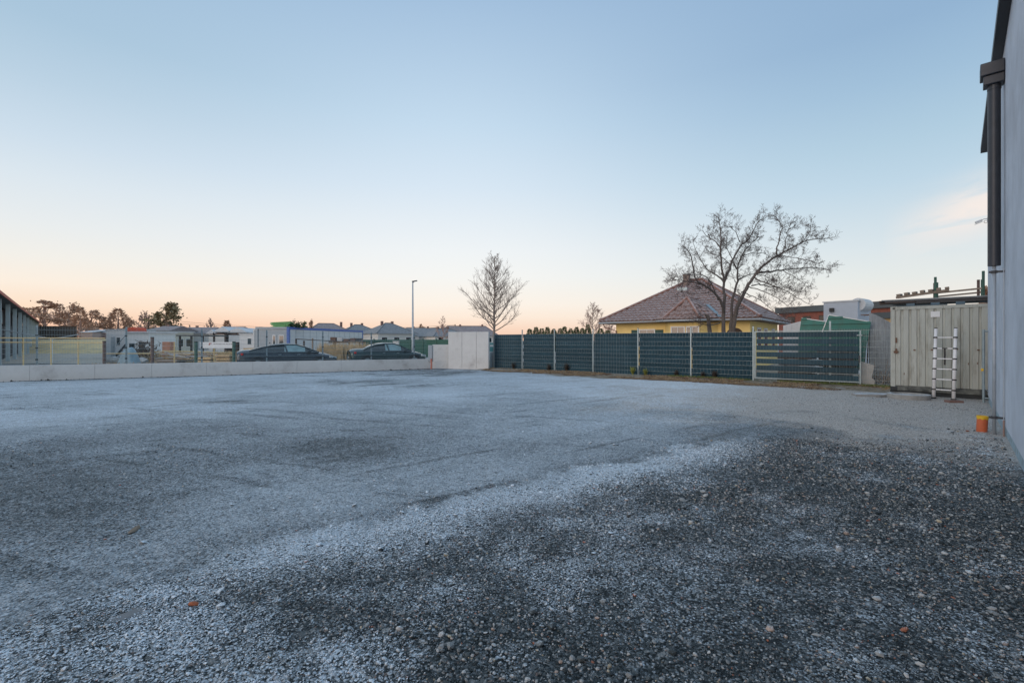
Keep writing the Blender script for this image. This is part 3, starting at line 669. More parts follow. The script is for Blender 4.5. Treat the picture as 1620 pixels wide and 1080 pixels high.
# gate with seven wide strips
gx0 = fx[-1]+.09; gy = -.16; GL = None
gt = thing('strip_gate', FENCE0+FD*gx0+Vector((FD.y, -FD.x, 0))*.16, fa, 'grey mesh gate with seven separate horizontal strips and gaps', 'gate')
gW = hit(FENCE0+Vector((FD.y, -FD.x, 0))*.16, FD, 1361)-gx0; gz0, gz1 = .16, 2.06
for x in (0, gW): MB().bx(x-.02, x+.02, -.02, .02, gz0-(.1 if x else 0), gz1).build('upright', M_galv, gt)
for z in (gz0, gz1-.03): MB().bx(.027, gW-.027, -.015, .015, z, z+.03).build('rail', M_galv, gt)
gm = strip_mesh(gW-.1, .19, .003)
zc = [.26, .545, .815, 1.085, 1.35, 1.61, 1.87]
for z in zc: inst(gm, 'strip', gt, (.05, 0, z-.05))
b = MB(); wires(b, .05, gW-.05, gz0+.05, gz1-.03, [], step=.10, rv=.0016, rh=.003, yoff=-.004, odd=True); kind(b.build('wire_mesh', M_gwire, gt), 'stuff')
MB().bx(gW-.10, gW+.06, -.06, -.03, 1.86, 1.90).build('latch', M_galv, gt); MB().bx(gW-.05, gW-.01, -.05, -.026, .9, 1.15).build('lock_box', M_anth, gt)
for z in (.35, 1.8): MB().tube([(-.03,0,z),(-.03,0,z+.1)], .02, 8).build('hinge', M_galv, gt)

# things leaning behind the open mesh
fp = lambda px, back: (lambda o: o+FD*hit(o, FD, px))(FENCE0+Vector((-FD.y, FD.x, 0))*back)
def sheet(name, px0, px1, back, pts, m, label, cat, ribs=0, th=.012, horiz=False):
    """leaning sheet: outline given in photo pixels on a plane parallel to the fence, set back behind it"""
    o = FENCE0+Vector((-FD.y, FD.x, 0))*back; W = []
    for (u, v) in pts:
        s_ = hit(o, FD, u); q = o+FD*s_; W.append((s_, 0, zat(v, q.y)))
    mx = min(p[0] for p in W); mz = max(0, min(p[2] for p in W)); W = [(p[0]-mx, 0, p[2]-mz) for p in W]
    t = thing(name, o+FD*mx+Vector((0, 0, mz)), fa, label, cat)
    MB().poly(W, (0, th, 0)).build('sheet', m, t)
    if ribs:
        b = MB()
        # ribs clipped to the outline by scanning
        def span(c, ax):
            q = []
            for i in range(len(W)):
                a, b_ = W[i], W[(i+1) % len(W)]
                if (a[ax]-c)*(b_[ax]-c) < 0:
                    f = (c-a[ax])/(b_[ax]-a[ax]); q.append(a[2-ax]+(b_[2-ax]-a[2-ax])*f)
            return (min(q), max(q)) if len(q) >= 2 else None
        ax = 2 if horiz else 0; lo = min(p[ax] for p in W); hi = max(p[ax] for p in W); c = lo+ribs*.5
        while c < hi:
            sp_ = span(c, ax)
            if sp_ and sp_[1]-sp_[0] > .06:
                if horiz: b.bx(sp_[0]+.01, sp_[1]-.01, -.05, -.001, c-ribs*.17, c+ribs*.17)
                else: b.bx(c-ribs*.2, c+ribs*.2, -.022, -.001, sp_[0]+.01, sp_[1]-.01)
            c += ribs
        kind(b.build('ribs', m, t), 'stuff')
    return t, W
t, W = sheet('green_metal_sheet', 0, 0, 1.6, [(1263,535), (1268,503), (1306,508.5), (1299,560), (1262,575)], M_teal, 'smaller green ribbed metal sheet, left of the tall green one', 'metal sheet', .22, horiz=True)
MB().beam(W[1], W[2], .03, .03).build('white_edge', M_white, t)
t, W = sheet('green_metal_sheet', 0, 0, 1.2, [(1300,527), (1311,498), (1378,509), (1371,548), (1366,585), (1302,585)], M_teal, 'tallest tilted green ribbed metal sheet with white edge behind the gate', 'metal sheet', .22, horiz=True)
MB().beam(W[1], W[2], .03, .03).build('white_edge', M_white, t); MB().beam(W[0], W[1], .03, .03).build('white_edge', M_white, t)
sheet('pale_metal_sheet', 0, 0, 2.2, [(1238,580), (1239,515), (1267,508), (1264,580)], M_wsheet, 'pale grey metal sheet beside the yellow house wall', 'metal sheet', .2)
sheet('corrugated_sheet', 0, 0, 1.5, [(1374,605), (1375,494), (1386,498), (1409,510), (1411,608)], M_gsheet, 'tall grey corrugated sheet leaning just left of the container', 'metal sheet', .16)
for k, u in enumerate((1362, 1366, 1370)):
    o = FENCE0+Vector((-FD.y, FD.x, 0))*1.35; a = o+FD*hit(o, FD, u+5); b_ = o+FD*hit(o, FD, u)
    t = thing('plank', b_, fa, ['dark brown plank leaning beside the green sheet', 'red brown plank between the two darker planks', 'dark plank nearest the corrugated sheet'][k], 'plank', 'planks behind the mesh')
    MB().beam((0,0,0), ((a-b_).length, 0, 2.2), .16, .04).build('board', M_brick if k == 1 else M_woodd, t)
sheet('torn_white_board', 0, 0, .25, [(1361,612), (1361,571), (1383.5,578), (1379,597), (1384,602), (1383,611), (1377,613)], mat('dirty white board', (.50,.50,.49), .8, var=.15, scale=3), 'torn off white board leaning at the foot of the mesh fence', 'board', 0, .02)
for k, (u0, u1, bk, hh, lb) in enumerate([(1232, 1290, .9, 1.15, 'dark board stack behind the left half of the strip gate'), (1296, 1352, .7, 1.45, 'higher dark board stack behind the right half of the strip gate')]):
    o = FENCE0+Vector((-FD.y, FD.x, 0))*bk; a = o+FD*hit(o, FD, u0); l0 = hit(o, FD, u1)-hit(o, FD, u0); t = thing('board_stack', a, fa, lb, 'board stack', 'dark board stacks behind the gate')
    for i in range(int(hh/.13)):
        for j in range(3): MB().bx(rnd.uniform(-.1,.1), l0+rnd.uniform(-.15,.1), j*.13, j*.13+.115, i*.13+.02, i*.13+.105).build('board', [M_woodd, M_anth, M_brush][rnd.randrange(3)], t)
        MB().bx(.2, .26, 0, .36, i*.13, i*.13+.019).build('batten', M_woodd, t)
br = thing('brushwood_pile', fp(1395, 1.0), 0, 'small tangle of bare branches behind the mesh beside the container', 'brushwood')
b = MB()
for i in range(40):
    a = rnd.uniform(0, 6.28); r_ = rnd.uniform(.2, .9); p0 = Vector((rnd.uniform(-.5, .4), rnd.uniform(-.3, .3), rnd.uniform(0, .2)))
    b.tube([p0, p0+Vector((math.cos(a)*r_*.5, math.sin(a)*.2, rnd.uniform(.1, .4))), p0+Vector((math.cos(a)*r_, math.sin(a)*.3, rnd.uniform(.1, .9)))], [.014, .01, .005], 5, False)
b.build('branches', M_wood, br)['kind'] = 'stuff'

# ================================================================ low concrete wall with its railing on the left
wa = math.atan2(WD.y, WD.x); WLEN = 22.0
lw_ = thing('concrete_wall', WALL0, wa, 'low pale concrete wall along the far left side of the yard', 'wall')
jx = [0]; 
for u in (612, 540, 470, 400, 327, 240, 150, 47): jx.append(hit(WALL0, WD, u))
jx += [jx[-1]+2.6, jx[-1]+5.2, jx[-1]+8]
htop = lambda s_: .585+.004*s_
for a, b_ in zip(jx[:-1], jx[1:]):
    c = MB(); c.add([(a+.003,-.2,-.1), (b_-.003,-.2,-.1), (b_-.003,0,-.1), (a+.003,0,-.1), (a+.003,-.2,htop(a)), (b_-.003,-.2,htop(b_)), (b_-.003,0,htop(b_)), (a+.003,0,htop(a))],
          [(3,2,1,0),(4,5,6,7),(0,1,5,4),(1,2,6,5),(2,3,7,6),(3,0,4,7)]); c.build('panel', M_conc, lw_, bevel=.004)
mf = thing('mesh_railing', WALL0, wa, 'galvanised double wire mesh railing mounted on the low concrete wall', 'fence')
pc = [690, 656, 588, 511, 422, 319, 199, 57, -120]; sx = [hit(WALL0, WD, u) for u in pc[1:]]
ztop = lambda s_: 2.06+.012*s_
for x in sx:
    p = MB().bx(x-.03, x+.03, -.13, -.07, htop(x)-.002, ztop(x)+.06).build('post', M_galv, mf)
    for f in (.15, .5, .88): MB().bx(x-.04, x+.04, -.066, -.05, htop(x)+f*1.4, htop(x)+f*1.4+.05).build('clamp', M_dark, p)
for a, b_ in zip([.2]+sx[:-1], sx):
    b = MB(); n = int((b_-a)/.05)
    for i in range(n+1):
        x = a+(b_-a)*i/n; b.bx(x-.0022, x+.0022, -.0482, -.0438, htop(x)+.03, ztop(x))
    z = .08
    while z < 1.5:
        for y in (-.054, -.038): b.beam((a, y, htop(a)+z), (b_, y, htop(b_)+z), .008)
        z += .2
    b.build('wire_mesh', M_galv, mf)['kind'] = 'stuff'
# tall wall by the fence end
T0, T1 = G(709, 583.3), G(773, 584.3); td = (T1-T0); tw_ = thing('tall_concrete_wall', T0, math.atan2(td.y, td.x), 'tall pale concrete wall of three upright panels beside the fence end', 'wall')
for k in range(3):
    q = td.length; a, b_ = q*[0, .345, .70][k], q*[.345, .70, 1][k]
    MB().bx(a+.006, b_-.006, 0, .22, -.1, 2.19).build('panel', M_conc, tw_, bevel=.008)
t0, t1 = G(681, 583), T0+Vector((-.03, .25, 0)); td2 = t1-t0
lw2 = thing('stepped_concrete_wall', t0, math.atan2(td2.y, td2.x), 'medium height concrete wall joining the low wall to the tall one', 'wall')
MB().bx(0, td2.length, .0, .2, -.1, .42).build('base', M_conc, lw2, bevel=.008); MB().bx(.12, td2.length, .03, .2, .425, 1.44).build('panel', M_conc, lw2, bevel=.008)
MB().bx(-.14, .10, -.03, .25, .425, 1.40).build('end_pillar', M_panelg, lw2, bevel=.008)
mk = thing('marker_post', G(682.5, 583.6), 0, 'short reddish marker post at the end of the low wall', 'post')
MB().tube([(0,0,-.05), (0,0,.55)], .055, 12).build('post', mat('faded red plastic', (.5,.2,.15), .6), mk); MB().tube([(0,0,.55), (0,0,.60)], .06, 12).build('cap', M_red, mk)
mb = thing('meter_box', G(777.5, 582)+Vector((.02,.25,0)), R(-10), 'turquoise meter box on a post between tall wall and fence', 'meter box')
MB().bx(-.13, .13, -.05, .12, 1.0, 1.55).build('box', mat('turquoise box', (.12,.33,.33), .6), mb); MB().bx(-.11, .11, -.056, -.051, 1.3, 1.42).build('plate', M_white, mb); MB().bx(-.12,.12,-.04,.1,-.1,.98).build('stand', M_panelg, mb)
b = MB(); 
for i in range(6): b.bx(-.11+i*.044, -.10+i*.044, -.07, -.06, .0, .9)
b.build('grille', M_galv, mb)['kind'] = 'stuff'

# ================================================================ trees
def twigs(b, p, d, ln, rad, depth, r, spread=.6, up=.15, seg=3, sides=4, kids=5, minr=.004):
    pts = [p]; q = Vector(p); dd = Vector(d).normalized()
    for i in range(seg):
        dd = (dd+Vector((r.gauss(0,.16), r.gauss(0,.16), r.gauss(0,.12)+up*.3))).normalized(); q = q+dd*ln/seg; pts.append(q)
    rs = [max(minr, rad*(1-.75*i/seg)) for i in range(seg+1)]
    b.tube(pts, rs, sides if rad > .012 else 3, False)
    if depth <= 0: return
    for k in range(kids):
        t = r.uniform(.2, 1.0); i = min(seg-1, int(t*seg)); base = pts[i].lerp(pts[i+1], t*seg-i)
        ax = (pts[i+1]-pts[i]).normalized()
        side = ax.cross(Vector((r.gauss(0,1), r.gauss(0,1), r.gauss(0,1)))).normalized()
        nd = (ax*(1-spread*.5)+side*spread+Vector((0,0,up))).normalized()
        twigs(b, base, nd, ln*r.uniform(.4, .7)*(1.05-.4*t), max(minr, rs[i]*.55), depth-1, r, spread, up, 3, sides, kids, minr)
def spline(pts, n=4):
    out = []; P_ = [pts[0]]+list(pts)+[pts[-1]]
    for i in range(1, len(P_)-2):
        for k in range(n):
            t = k/n; a, b_, c, d = P_[i-1], P_[i], P_[i+1], P_[i+2]
            out.append(.5*((2*b_)+(c-a)*t+(2*a-5*b_+4*c-d)*t*t+(3*b_-a-3*c+d)*t**3))
    out.append(P_[-2]); return out
def big_tree():
    D = 22.5; k = 5.142; base = Vector(((1158-810)/F*D, D, 0))
    def w(u, v, dy):
        g = min(1, max(0, (900-v)/300)); g = g*.065          # crown kept inside its outline once twigs are on
        return P(1030+(u+(760-u)*g)/k, 320+(v+(640-v)*g)/k, D+dy)-base
    t = thing('old_fruit_tree', base, 0, 'wide leafless old tree with crooked spreading limbs behind the fence', 'tree')
    r = random.Random(5)
    # the main limbs: (points u, v in the close view, depth offset in metres), start and end radius
    limbs = [
     ([(590,1180,0),(590,1040,0),(592,900,.0),(588,760,-.1),(582,640,-.1),(560,500,-.3),(548,340,-.4),(556,230,-.5),(535,90,-.5)], .165, .018),
     ([(640,1180,0),(648,1040,0),(655,900,.1),(665,780,.2),(700,640,.3),(700,530,.5),(735,420,.7),(800,330,.9),(890,250,1.1)], .14, .018),
     ([(660,1180,.1),(668,1020,0),(700,860,-.1),(760,730,-.3),(830,620,-.5),(880,550,-.6),(980,460,-.7),(1100,390,-.7),(1200,340,-.7),(1300,290,-.6),(1460,272,-.5)], .175, .018),
     ([(870,570,-.6),(960,560,-.3),(1080,545,0),(1220,530,.3),(1370,525,.5),(1510,548,.6)], .085, .015),
     ([(582,650,-.1),(640,500,.1),(665,440,.2),(730,330,.4),(800,270,.5),(870,140,.6),(900,110,.6)], .10, .015),
     ([(592,900,0),(555,800,-.3),(480,720,-.6),(420,680,-.8),(350,640,-1),(320,560,-1.1),(300,450,-1.2),(275,380,-1.3),(215,330,-1.3)], .10, .015),
     ([(420,680,-.8),(330,655,-.9),(240,640,-1),(110,620,-1.1)], .05, .012),
     ([(582,640,-.1),(520,590,.3),(440,540,.6),(380,460,.8),(310,300,1)], .07, .012),
     ([(549,360,-.4),(500,290,-.2),(440,260,0),(390,200,.2)], .05, .012),
     ([(1040,410,-.7),(1050,320,-.9),(1090,180,-1.1),(1070,130,-1.2),(1005,65,-1.2)], .05, .012),
     ([(1100,390,-.7),(1120,290,-.5),(1135,200,-.4),(1170,130,-.3)], .04, .01),
     ([(840,610,-.5),(900,640,-.9),(980,670,-1.2),(1100,720,-1.4),(1200,780,-1.5),(1300,830,-1.5)], .06, .012),
     ([(820,680,-.4),(900,670,-.1),(1000,690,.2),(1120,700,.5),(1250,740,.7)], .05, .012),
     ([(1200,340,-.7),(1270,290,-.3),(1330,200,0),(1330,160,0)], .035, .01),
     ([(1080,545,0),(1170,590,-.2),(1250,640,-.3),(1340,665,-.4)], .035, .01),
     ([(700,640,.3),(760,600,.7),(850,580,1.1),(940,600,1.5),(1040,650,1.8)], .05, .012),
     ([(690,540,.5),(640,420,.9),(600,330,1.1),(620,260,1.2)], .04, .01),
     ([(720,300,.5),(680,210,.4),(620,140,.3)], .035, .01),
     ([(735,420,.7),(820,400,1.1),(920,400,1.3),(1000,440,1.4)], .04, .01),
     ([(760,730,-.3),(730,740,-.6),(700,830,-.8),(690,900,-.8)], .035, .02),
     ([(480,720,-.6),(430,740,-.8),(300,745,-.9),(200,735,-1)], .03, .01),
     ([(560,980,-.1),(480,1000,-.5),(420,990,-.8),(360,960,-.9)], .04, .01),
     ([(800,690,-.3),(900,720,-.8),(1010,770,-1.2),(1120,850,-1.5),(1180,930,-1.6)], .04, .01),
     ([(640,500,.1),(560,430,.6),(470,400,1),(400,330,1.3)], .035, .01),
     ([(540,800,-.2),(470,650,-.8),(400,590,-1.2),(300,590,-1.5),(200,600,-1.7),(140,610,-1.8)], .04, .01),
     ([(1040,410,-.7),(1130,430,-1),(1240,440,-1.2),(1350,470,-1.3),(1440,500,-1.3)], .035, .01),
     ([(760,740,0),(860,780,.2),(960,850,.4),(1060,950,.6)], .035, .01),
    ]
    b = MB(); tw = MB()
    for pts, r0, r1 in limbs:
        W = spline([w(*p) for p in pts], 4); n = len(W)
        W = [p+Vector((r.gauss(0,.012), r.gauss(0,.02), r.gauss(0,.012))) if 0 < i < n-1 else p for i, p in enumerate(W)]
        rs = [.72*(r0+(r1-r0)*(i/(n-1))**.7) for i in range(n)]
        b.tube(W, rs, 9 if r0 > .08 else 6, True)
        ln = sum((W[i+1]-W[i]).length for i in range(n-1))
        cnt = int(ln*10.5)
        for c in range(cnt):
            f = r.uniform(.22 if r0 < .12 else .42, 1)**.9; i = min(n-2, int(f*(n-1))); p = W[i].lerp(W[i+1], r.random()); ax = (W[i+1]-W[i]).normalized()
            side = ax.cross(Vector((r.gauss(0,1), r.gauss(0,1), r.gauss(0,1)))).normalized()
            d = (ax*.45+side*.75+Vector((0,0,.25))).normalized()
            twigs(tw, p, d, r.uniform(.22, .68), .009, 2, r, .75, .12, 3, 3, 4, .0042)
    b.build('trunk', M_bark, t, smooth=True); tw.build('crown', M_twig, t)
    c = MB(); c.tube([w(470,1180,-.3), w(478,1060,-.3), w(468,980,-.3), w(462,915,-.35)], [.12, .10, .085, .07], 9); c.tube([w(462,940,-.35), w(440,910,-.4)], [.06,.05], 7)
    c.build('broken_stump', M_bark, t)
    cu = MB()
    # second low stems on the far side keep the base together
    cu.tube([Vector((0,0,-.1)), Vector((-.02,0,.3)), Vector((.02,0,.6))], [.34, .26, .2], 12); cu.build('base', M_bark, t, smooth=True)
big_tree()

def young_tree(name, px, base_y, D, h, clear, width, n, label, cat, seed, m1, m2, r0=.11, group=None, depth=2, minr=.006, low=1.0, z0=0, twl=1.0):
    r = random.Random(seed); base = Vector(((px-810)/F*D, D, z0)); t = thing(name, base, 0, label, cat, group)
    b = MB(); tw = MB(); pts = [Vector((0,0,-.2))]; k = 10
    for i in range(1, k+1): pts.append(Vector((r.gauss(0,.02)*h*.15, r.gauss(0,.02)*h*.15, h*i/k)))
    b.tube(pts, [r0*(1-.9*i/k)+.008 for i in range(k+1)], 8, True)
    for j in range(n):
        f = clear+(1-clear)*(j/n)**.9; i = min(k-1, int(f*k)); p = pts[i].lerp(pts[i+1], f*k-i)
        a = j*2.4+r.uniform(-.4,.4); q = (f-clear)/(1-clear)
        ln = width*(1-.83*q)*(low+(1-low)*min(1, q*4))*r.uniform(.8, 1.1)
        steep = .75+1.0*q
        P0 = p; d = Vector((math.cos(a), math.sin(a), steep*.5)).normalized(); W = [P0]; seg = 6
        for s_ in range(seg):
            d = (d+Vector((r.gauss(0,.07), r.gauss(0,.07), .10+.05*q))).normalized(); W.append(W[-1]+d*ln/seg)
        rr_ = r0*.42*(1-.6*q); b.tube(W, [max(minr, rr_*(1-.8*s_/seg)) for s_ in range(seg+1)], 5, False)
        for c in range(int(9*ln/1.6)+3):
            f2 = r.uniform(.2, 1); ii = min(seg-1, int(f2*seg)); pp = W[ii].lerp(W[ii+1], r.random()); ax = (W[ii+1]-W[ii]).normalized()
            side = ax.cross(Vector((r.gauss(0,1), r.gauss(0,1), r.gauss(0,1)))).normalized()
            twigs(tw, pp, (ax*.7+side*.6+Vector((0,0,.25))), ln*r.uniform(.2,.42)*twl, rr_*.3, depth-1, r, .6, .2, 3, 3, 4, minr)
    b.build('trunk', m1, t, smooth=True); tw.build('crown', m2, t)
    return t
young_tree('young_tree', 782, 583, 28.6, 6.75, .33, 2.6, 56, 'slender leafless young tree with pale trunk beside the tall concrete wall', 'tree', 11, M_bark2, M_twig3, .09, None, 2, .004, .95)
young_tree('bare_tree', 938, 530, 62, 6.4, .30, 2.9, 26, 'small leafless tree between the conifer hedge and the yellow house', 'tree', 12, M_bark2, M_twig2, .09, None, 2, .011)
# row of thujas
def conifer(name, px, D, top_y, wpx, label, cat, group, m, seed, trunk=.1, loose=1.0, n=220, z0=0, droop=0, leaf=.22, shape=1.0):
    r = random.Random(seed); base = Vector(((px-810)/F*D, D, z0)); h = zat(top_y, D)-z0; wd = wpx/F*D/2
    t = thing(name, base, 0, label, cat, group)
    MB().tube([(0,0,-.2), (0,0,h*.5), (0,0,h*.93)], [wd*.12+.03, wd*.07+.02, .01], 6).build('trunk', M_woodd if m is not M_pine else M_twig2, t)
    b = MB()
    for i in range(n):
        f = r.random()**.8; a = r.uniform(0, 6.28); rad = wd*(1-f)**(.75*shape)*r.uniform(.35, 1.05)*(1 if f > .06 else .8)
        p = Vector((math.cos(a)*rad, math.sin(a)*rad, h*(.08+.9*f)-droop*rad)); s_ = leaf*r.uniform(.6, 1.5)*(1-.5*f)
        d = Vector((math.cos(a), math.sin(a), r.uniform(-.3, .9))).normalized(); sd_ = d.cross(Vector((r.gauss(0,1), r.gauss(0,1), r.gauss(0,1)))).normalized()
        b.add([p-sd_*s_*.4, p+d*s_*.4+sd_*s_*.05, p+sd_*s_*.4, p+d*s_*1.2], [(0,1,3),(1,2,3)])
    b.build('crown', m, t); return t
xs = [838, 848, 857, 866, 876, 886, 893, 903, 912, 921, 930, 950, 962]
where = ['leftmost thuja of the row', 'second thuja from the left', 'third thuja from the left', 'fourth thuja from the left', 'fifth thuja from the left', 'sixth thuja from the left', 'seventh thuja from the left', 'eighth thuja from the left', 'ninth thuja from the left', 'tenth thuja, next to the last tall one', 'tallest thuja just left of the small bare tree', 'rounded thuja right of the small bare tree', 'last thuja beside the yellow house eave']
for i, x in enumerate(xs):
    conifer('thuja', x, 58+(i % 3), [520,517,519,517,520,519,516,519,517,519,513.5,519,522][i], [16,16,17,16,17,15,15,16,16,17,16,22,20][i], where[i]+' behind the privacy fence', 'thuja', 'row of thujas behind the privacy fence', M_thuja, 100+i, n=900, leaf=.3, shape=.75)

# distant trees at the left
def leafy(name, px, D, top_y, wpx, label, m, seed, n=900, clear=.3, flat=.0, cat='tree', leaf=.5, lumps=9, z0=0):
    r = random.Random(seed); base = Vector(((px-810)/F*D, D, z0)); h = zat(top_y, D)-z0; wd = wpx/F*D/2
    t = thing(name, base, 0, label, cat, 'trees on the left horizon'); b = MB(); tr = MB()
    tr.tube([(0,0,-.2), (wd*.05,0,h*.5), (0,0,h*.9)], [wd*.09+.06, wd*.06+.04, .02], 7)
    L_ = []
    for k in range(lumps):
        f = (k+.5)/lumps; a = r.uniform(0, 6.28); z = h*(clear+(1-clear)*f); e = wd*math.sqrt(max(.05, 1-((f-.35)/.72)**2))
        c = Vector((math.cos(a)*e*.55, math.sin(a)*e*.55, z)); L_.append((c, e*.55, h*(1-clear)/lumps*(1.1 if not flat else .55)))
        tr.tube([(0,0,max(.3, z*.72)), c*.6+Vector((0,0,z*.38)), c], [wd*.03+.02, .04, .02], 5, False)
    for i in range(n):
        c, e, hz = L_[r.randrange(lumps)]; p = c+Vector((r.gauss(0,.5)*e, r.gauss(0,.5)*e, r.gauss(0,.5)*hz)); s_ = leaf*r.uniform(.5, 1.3)
        d = Vector((r.gauss(0,1), r.gauss(0,1), r.gauss(0,.6))).normalized(); sd_ = d.cross(Vector((r.gauss(0,1), r.gauss(0,1), r.gauss(0,1)))).normalized()
        b.add([p-sd_*s_*.5, p+d*s_*.5, p+sd_*s_*.5, p-d*s_*.4], [(0,1,2),(0,2,3)])
    tr.build('trunk', M_twig2, t); b.build('crown', m, t); return t
leafy('pine_tree', 69, 105, 475, 58, 'broad flat topped pine just right of the grey hall roof', M_pine, 21, 1500, .35, 1, leaf=.55, lumps=12)
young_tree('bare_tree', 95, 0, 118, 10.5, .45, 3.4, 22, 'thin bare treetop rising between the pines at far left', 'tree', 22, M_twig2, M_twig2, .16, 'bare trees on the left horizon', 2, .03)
leafy('pine_tree', 108, 110, 483, 42, 'reddish conifer second from the grey hall', M_pine, 23, 1100, .25, 0, leaf=.5)
conifer('spruce_tree', 127, 102, 486, 34, 'pointed spruce with sparse tiers in the left tree group', 'tree', 'trees on the left horizon', M_pine, 24, n=650, leaf=.9, shape=.9)
leafy('pine_tree', 144, 108, 491, 38, 'low spreading conifer right of the pointed spruce', M_pine, 25, 800, .3, 1, leaf=.5)
leafy('pine_tree', 166, 120, 503, 22, 'low brown tree above the small sheds', M_pine, 26, 600, .2, 0, leaf=.5)
conifer('spruce_tree', 187, 112, 488, 44, 'wide spruce above the red roofed hut', 'tree', 'trees on the left horizon', M_pine, 27, n=750, leaf=1.0, shape=.8)
leafy('pine_tree', 205, 122, 504, 24, 'brown tree right behind the red roof', M_pine, 28, 500, .2, 0, leaf=.5)
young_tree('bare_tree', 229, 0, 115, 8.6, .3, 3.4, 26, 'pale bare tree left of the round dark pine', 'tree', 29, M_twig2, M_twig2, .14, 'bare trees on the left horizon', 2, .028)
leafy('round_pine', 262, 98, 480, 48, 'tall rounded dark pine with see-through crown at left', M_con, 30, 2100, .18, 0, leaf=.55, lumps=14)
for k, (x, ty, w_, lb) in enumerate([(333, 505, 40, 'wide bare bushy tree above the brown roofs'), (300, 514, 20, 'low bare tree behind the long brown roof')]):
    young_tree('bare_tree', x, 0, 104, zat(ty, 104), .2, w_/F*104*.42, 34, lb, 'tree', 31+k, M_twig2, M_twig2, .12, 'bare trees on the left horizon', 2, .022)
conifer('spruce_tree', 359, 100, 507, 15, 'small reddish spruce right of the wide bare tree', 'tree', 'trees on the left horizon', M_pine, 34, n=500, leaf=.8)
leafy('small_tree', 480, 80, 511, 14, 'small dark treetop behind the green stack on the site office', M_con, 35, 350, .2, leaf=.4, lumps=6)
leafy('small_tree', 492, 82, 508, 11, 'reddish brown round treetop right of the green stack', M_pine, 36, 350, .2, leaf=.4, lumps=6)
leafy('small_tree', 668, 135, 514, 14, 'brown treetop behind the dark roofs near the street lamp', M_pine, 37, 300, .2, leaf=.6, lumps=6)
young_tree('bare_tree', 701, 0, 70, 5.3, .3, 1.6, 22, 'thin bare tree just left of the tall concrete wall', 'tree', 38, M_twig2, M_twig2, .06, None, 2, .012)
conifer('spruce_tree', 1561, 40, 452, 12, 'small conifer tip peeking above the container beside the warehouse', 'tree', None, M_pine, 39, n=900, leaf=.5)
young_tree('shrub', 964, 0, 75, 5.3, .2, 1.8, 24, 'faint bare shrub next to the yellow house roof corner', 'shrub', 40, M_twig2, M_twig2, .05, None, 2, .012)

# ================================================================ yellow house
HX = Vector((.775, -.631, 0)); HO = Vector((6.2, 33.0, 0)); ha = math.atan2(HX.y, HX.x); HV = Vector((.631, .775, 0))
hs = thing('yellow_house', HO, ha, 'yellow bungalow with frosted brown tiled hip roof behind the fence', 'house')
W_, Dp, EZ, AZ = 10.3, 10.0, 3.0, 6.0
A1, A2 = Vector((4.7, 5.0, AZ)), Vector((5.6, 5.0, AZ))
cn = [Vector((0,0,EZ)), Vector((W_,0,EZ)), Vector((W_,Dp,EZ)), Vector((0,Dp,EZ))]
def tiles(poly, m, parent, tw=.30, tl=.36, name='tiles'):
    """real overlapping pantiles over a planar roof face; first two points are the eave"""
    o = poly[0]; ex = (poly[1]-poly[0]).normalized(); nrm = (poly[1]-poly[0]).cross(poly[2]-poly[0]).normalized()
    if nrm.z < 0: nrm = -nrm
    ey = nrm.cross(ex)
    if ey.z < 0: ey = -ey
    pp = [((p-o).dot(ex), (p-o).dot(ey)) for p in poly]
    def inside(x, y):
        c = False; j = len(pp)-1
        for i in range(len(pp)):
            if (pp[i][1] > y) != (pp[j][1] > y) and x < (pp[j][0]-pp[i][0])*(y-pp[i][1])/(pp[j][1]-pp[i][1])+pp[i][0]: c = not c
            j = i
        return c
    xs_ = [p[0] for p in pp]; ys_ = [p[1] for p in pp]; b = MB(); y = min(ys_)-.04
    prof = [(0, .0), (.25, .045), (.5, .055), (.75, .02), (1, .0)]
    while y < max(ys_):
        x = min(xs_)
        while x < max(xs_):
            if inside(x+tw/2, y+tl/2+.02):
                vs = []; lift = rnd.uniform(0, .008)
                for (f, hgt) in prof:
                    vs += [o+ex*(x+f*tw)+ey*y+nrm*(hgt+.055+lift), o+ex*(x+f*tw)+ey*(y+tl*1.05)+nrm*(hgt+.02), o+ex*(x+f*tw)+ey*y+nrm*.005]
                fs = []
                for k in range(4): fs += [(3*k, 3*k+3, 3*k+4, 3*k+1), (3*k+2, 3*k+5, 3*k+3, 3*k)]
                b.add(vs, fs)
            x += tw
        y += tl
    ob = b.build(name, m, parent); kind(ob, 'stuff'); return ob
def roof_face(poly, parent, m_base, m_t, name='roof'):
    nrm = (poly[1]-poly[0]).cross(poly[2]-poly[0]).normalized()
    if nrm.z < 0: nrm = -nrm
    r_ = MB().poly(poly, -nrm*.08).build(name, m_base, parent)
    tiles(poly, m_t, r_); return r_
up1 = Vector((0,0,.0))
for poly in ([cn[0], cn[1], A2, A1], [cn[1], cn[2], A2], [cn[2], cn[3], A1, A2], [cn[3], cn[0], A1]):
    roof_face([p.copy() for p in poly], hs, M_roofb, M_tile)
for a, b_ in ((cn[0], A1), (cn[1], A2), (cn[2], A2), (cn[3], A1), (A1, A2)):
    MB().tube([a+Vector((0,0,.07)), b_+Vector((0,0,.09))], .11, 8).build('ridge_cap', M_ridge, hs)
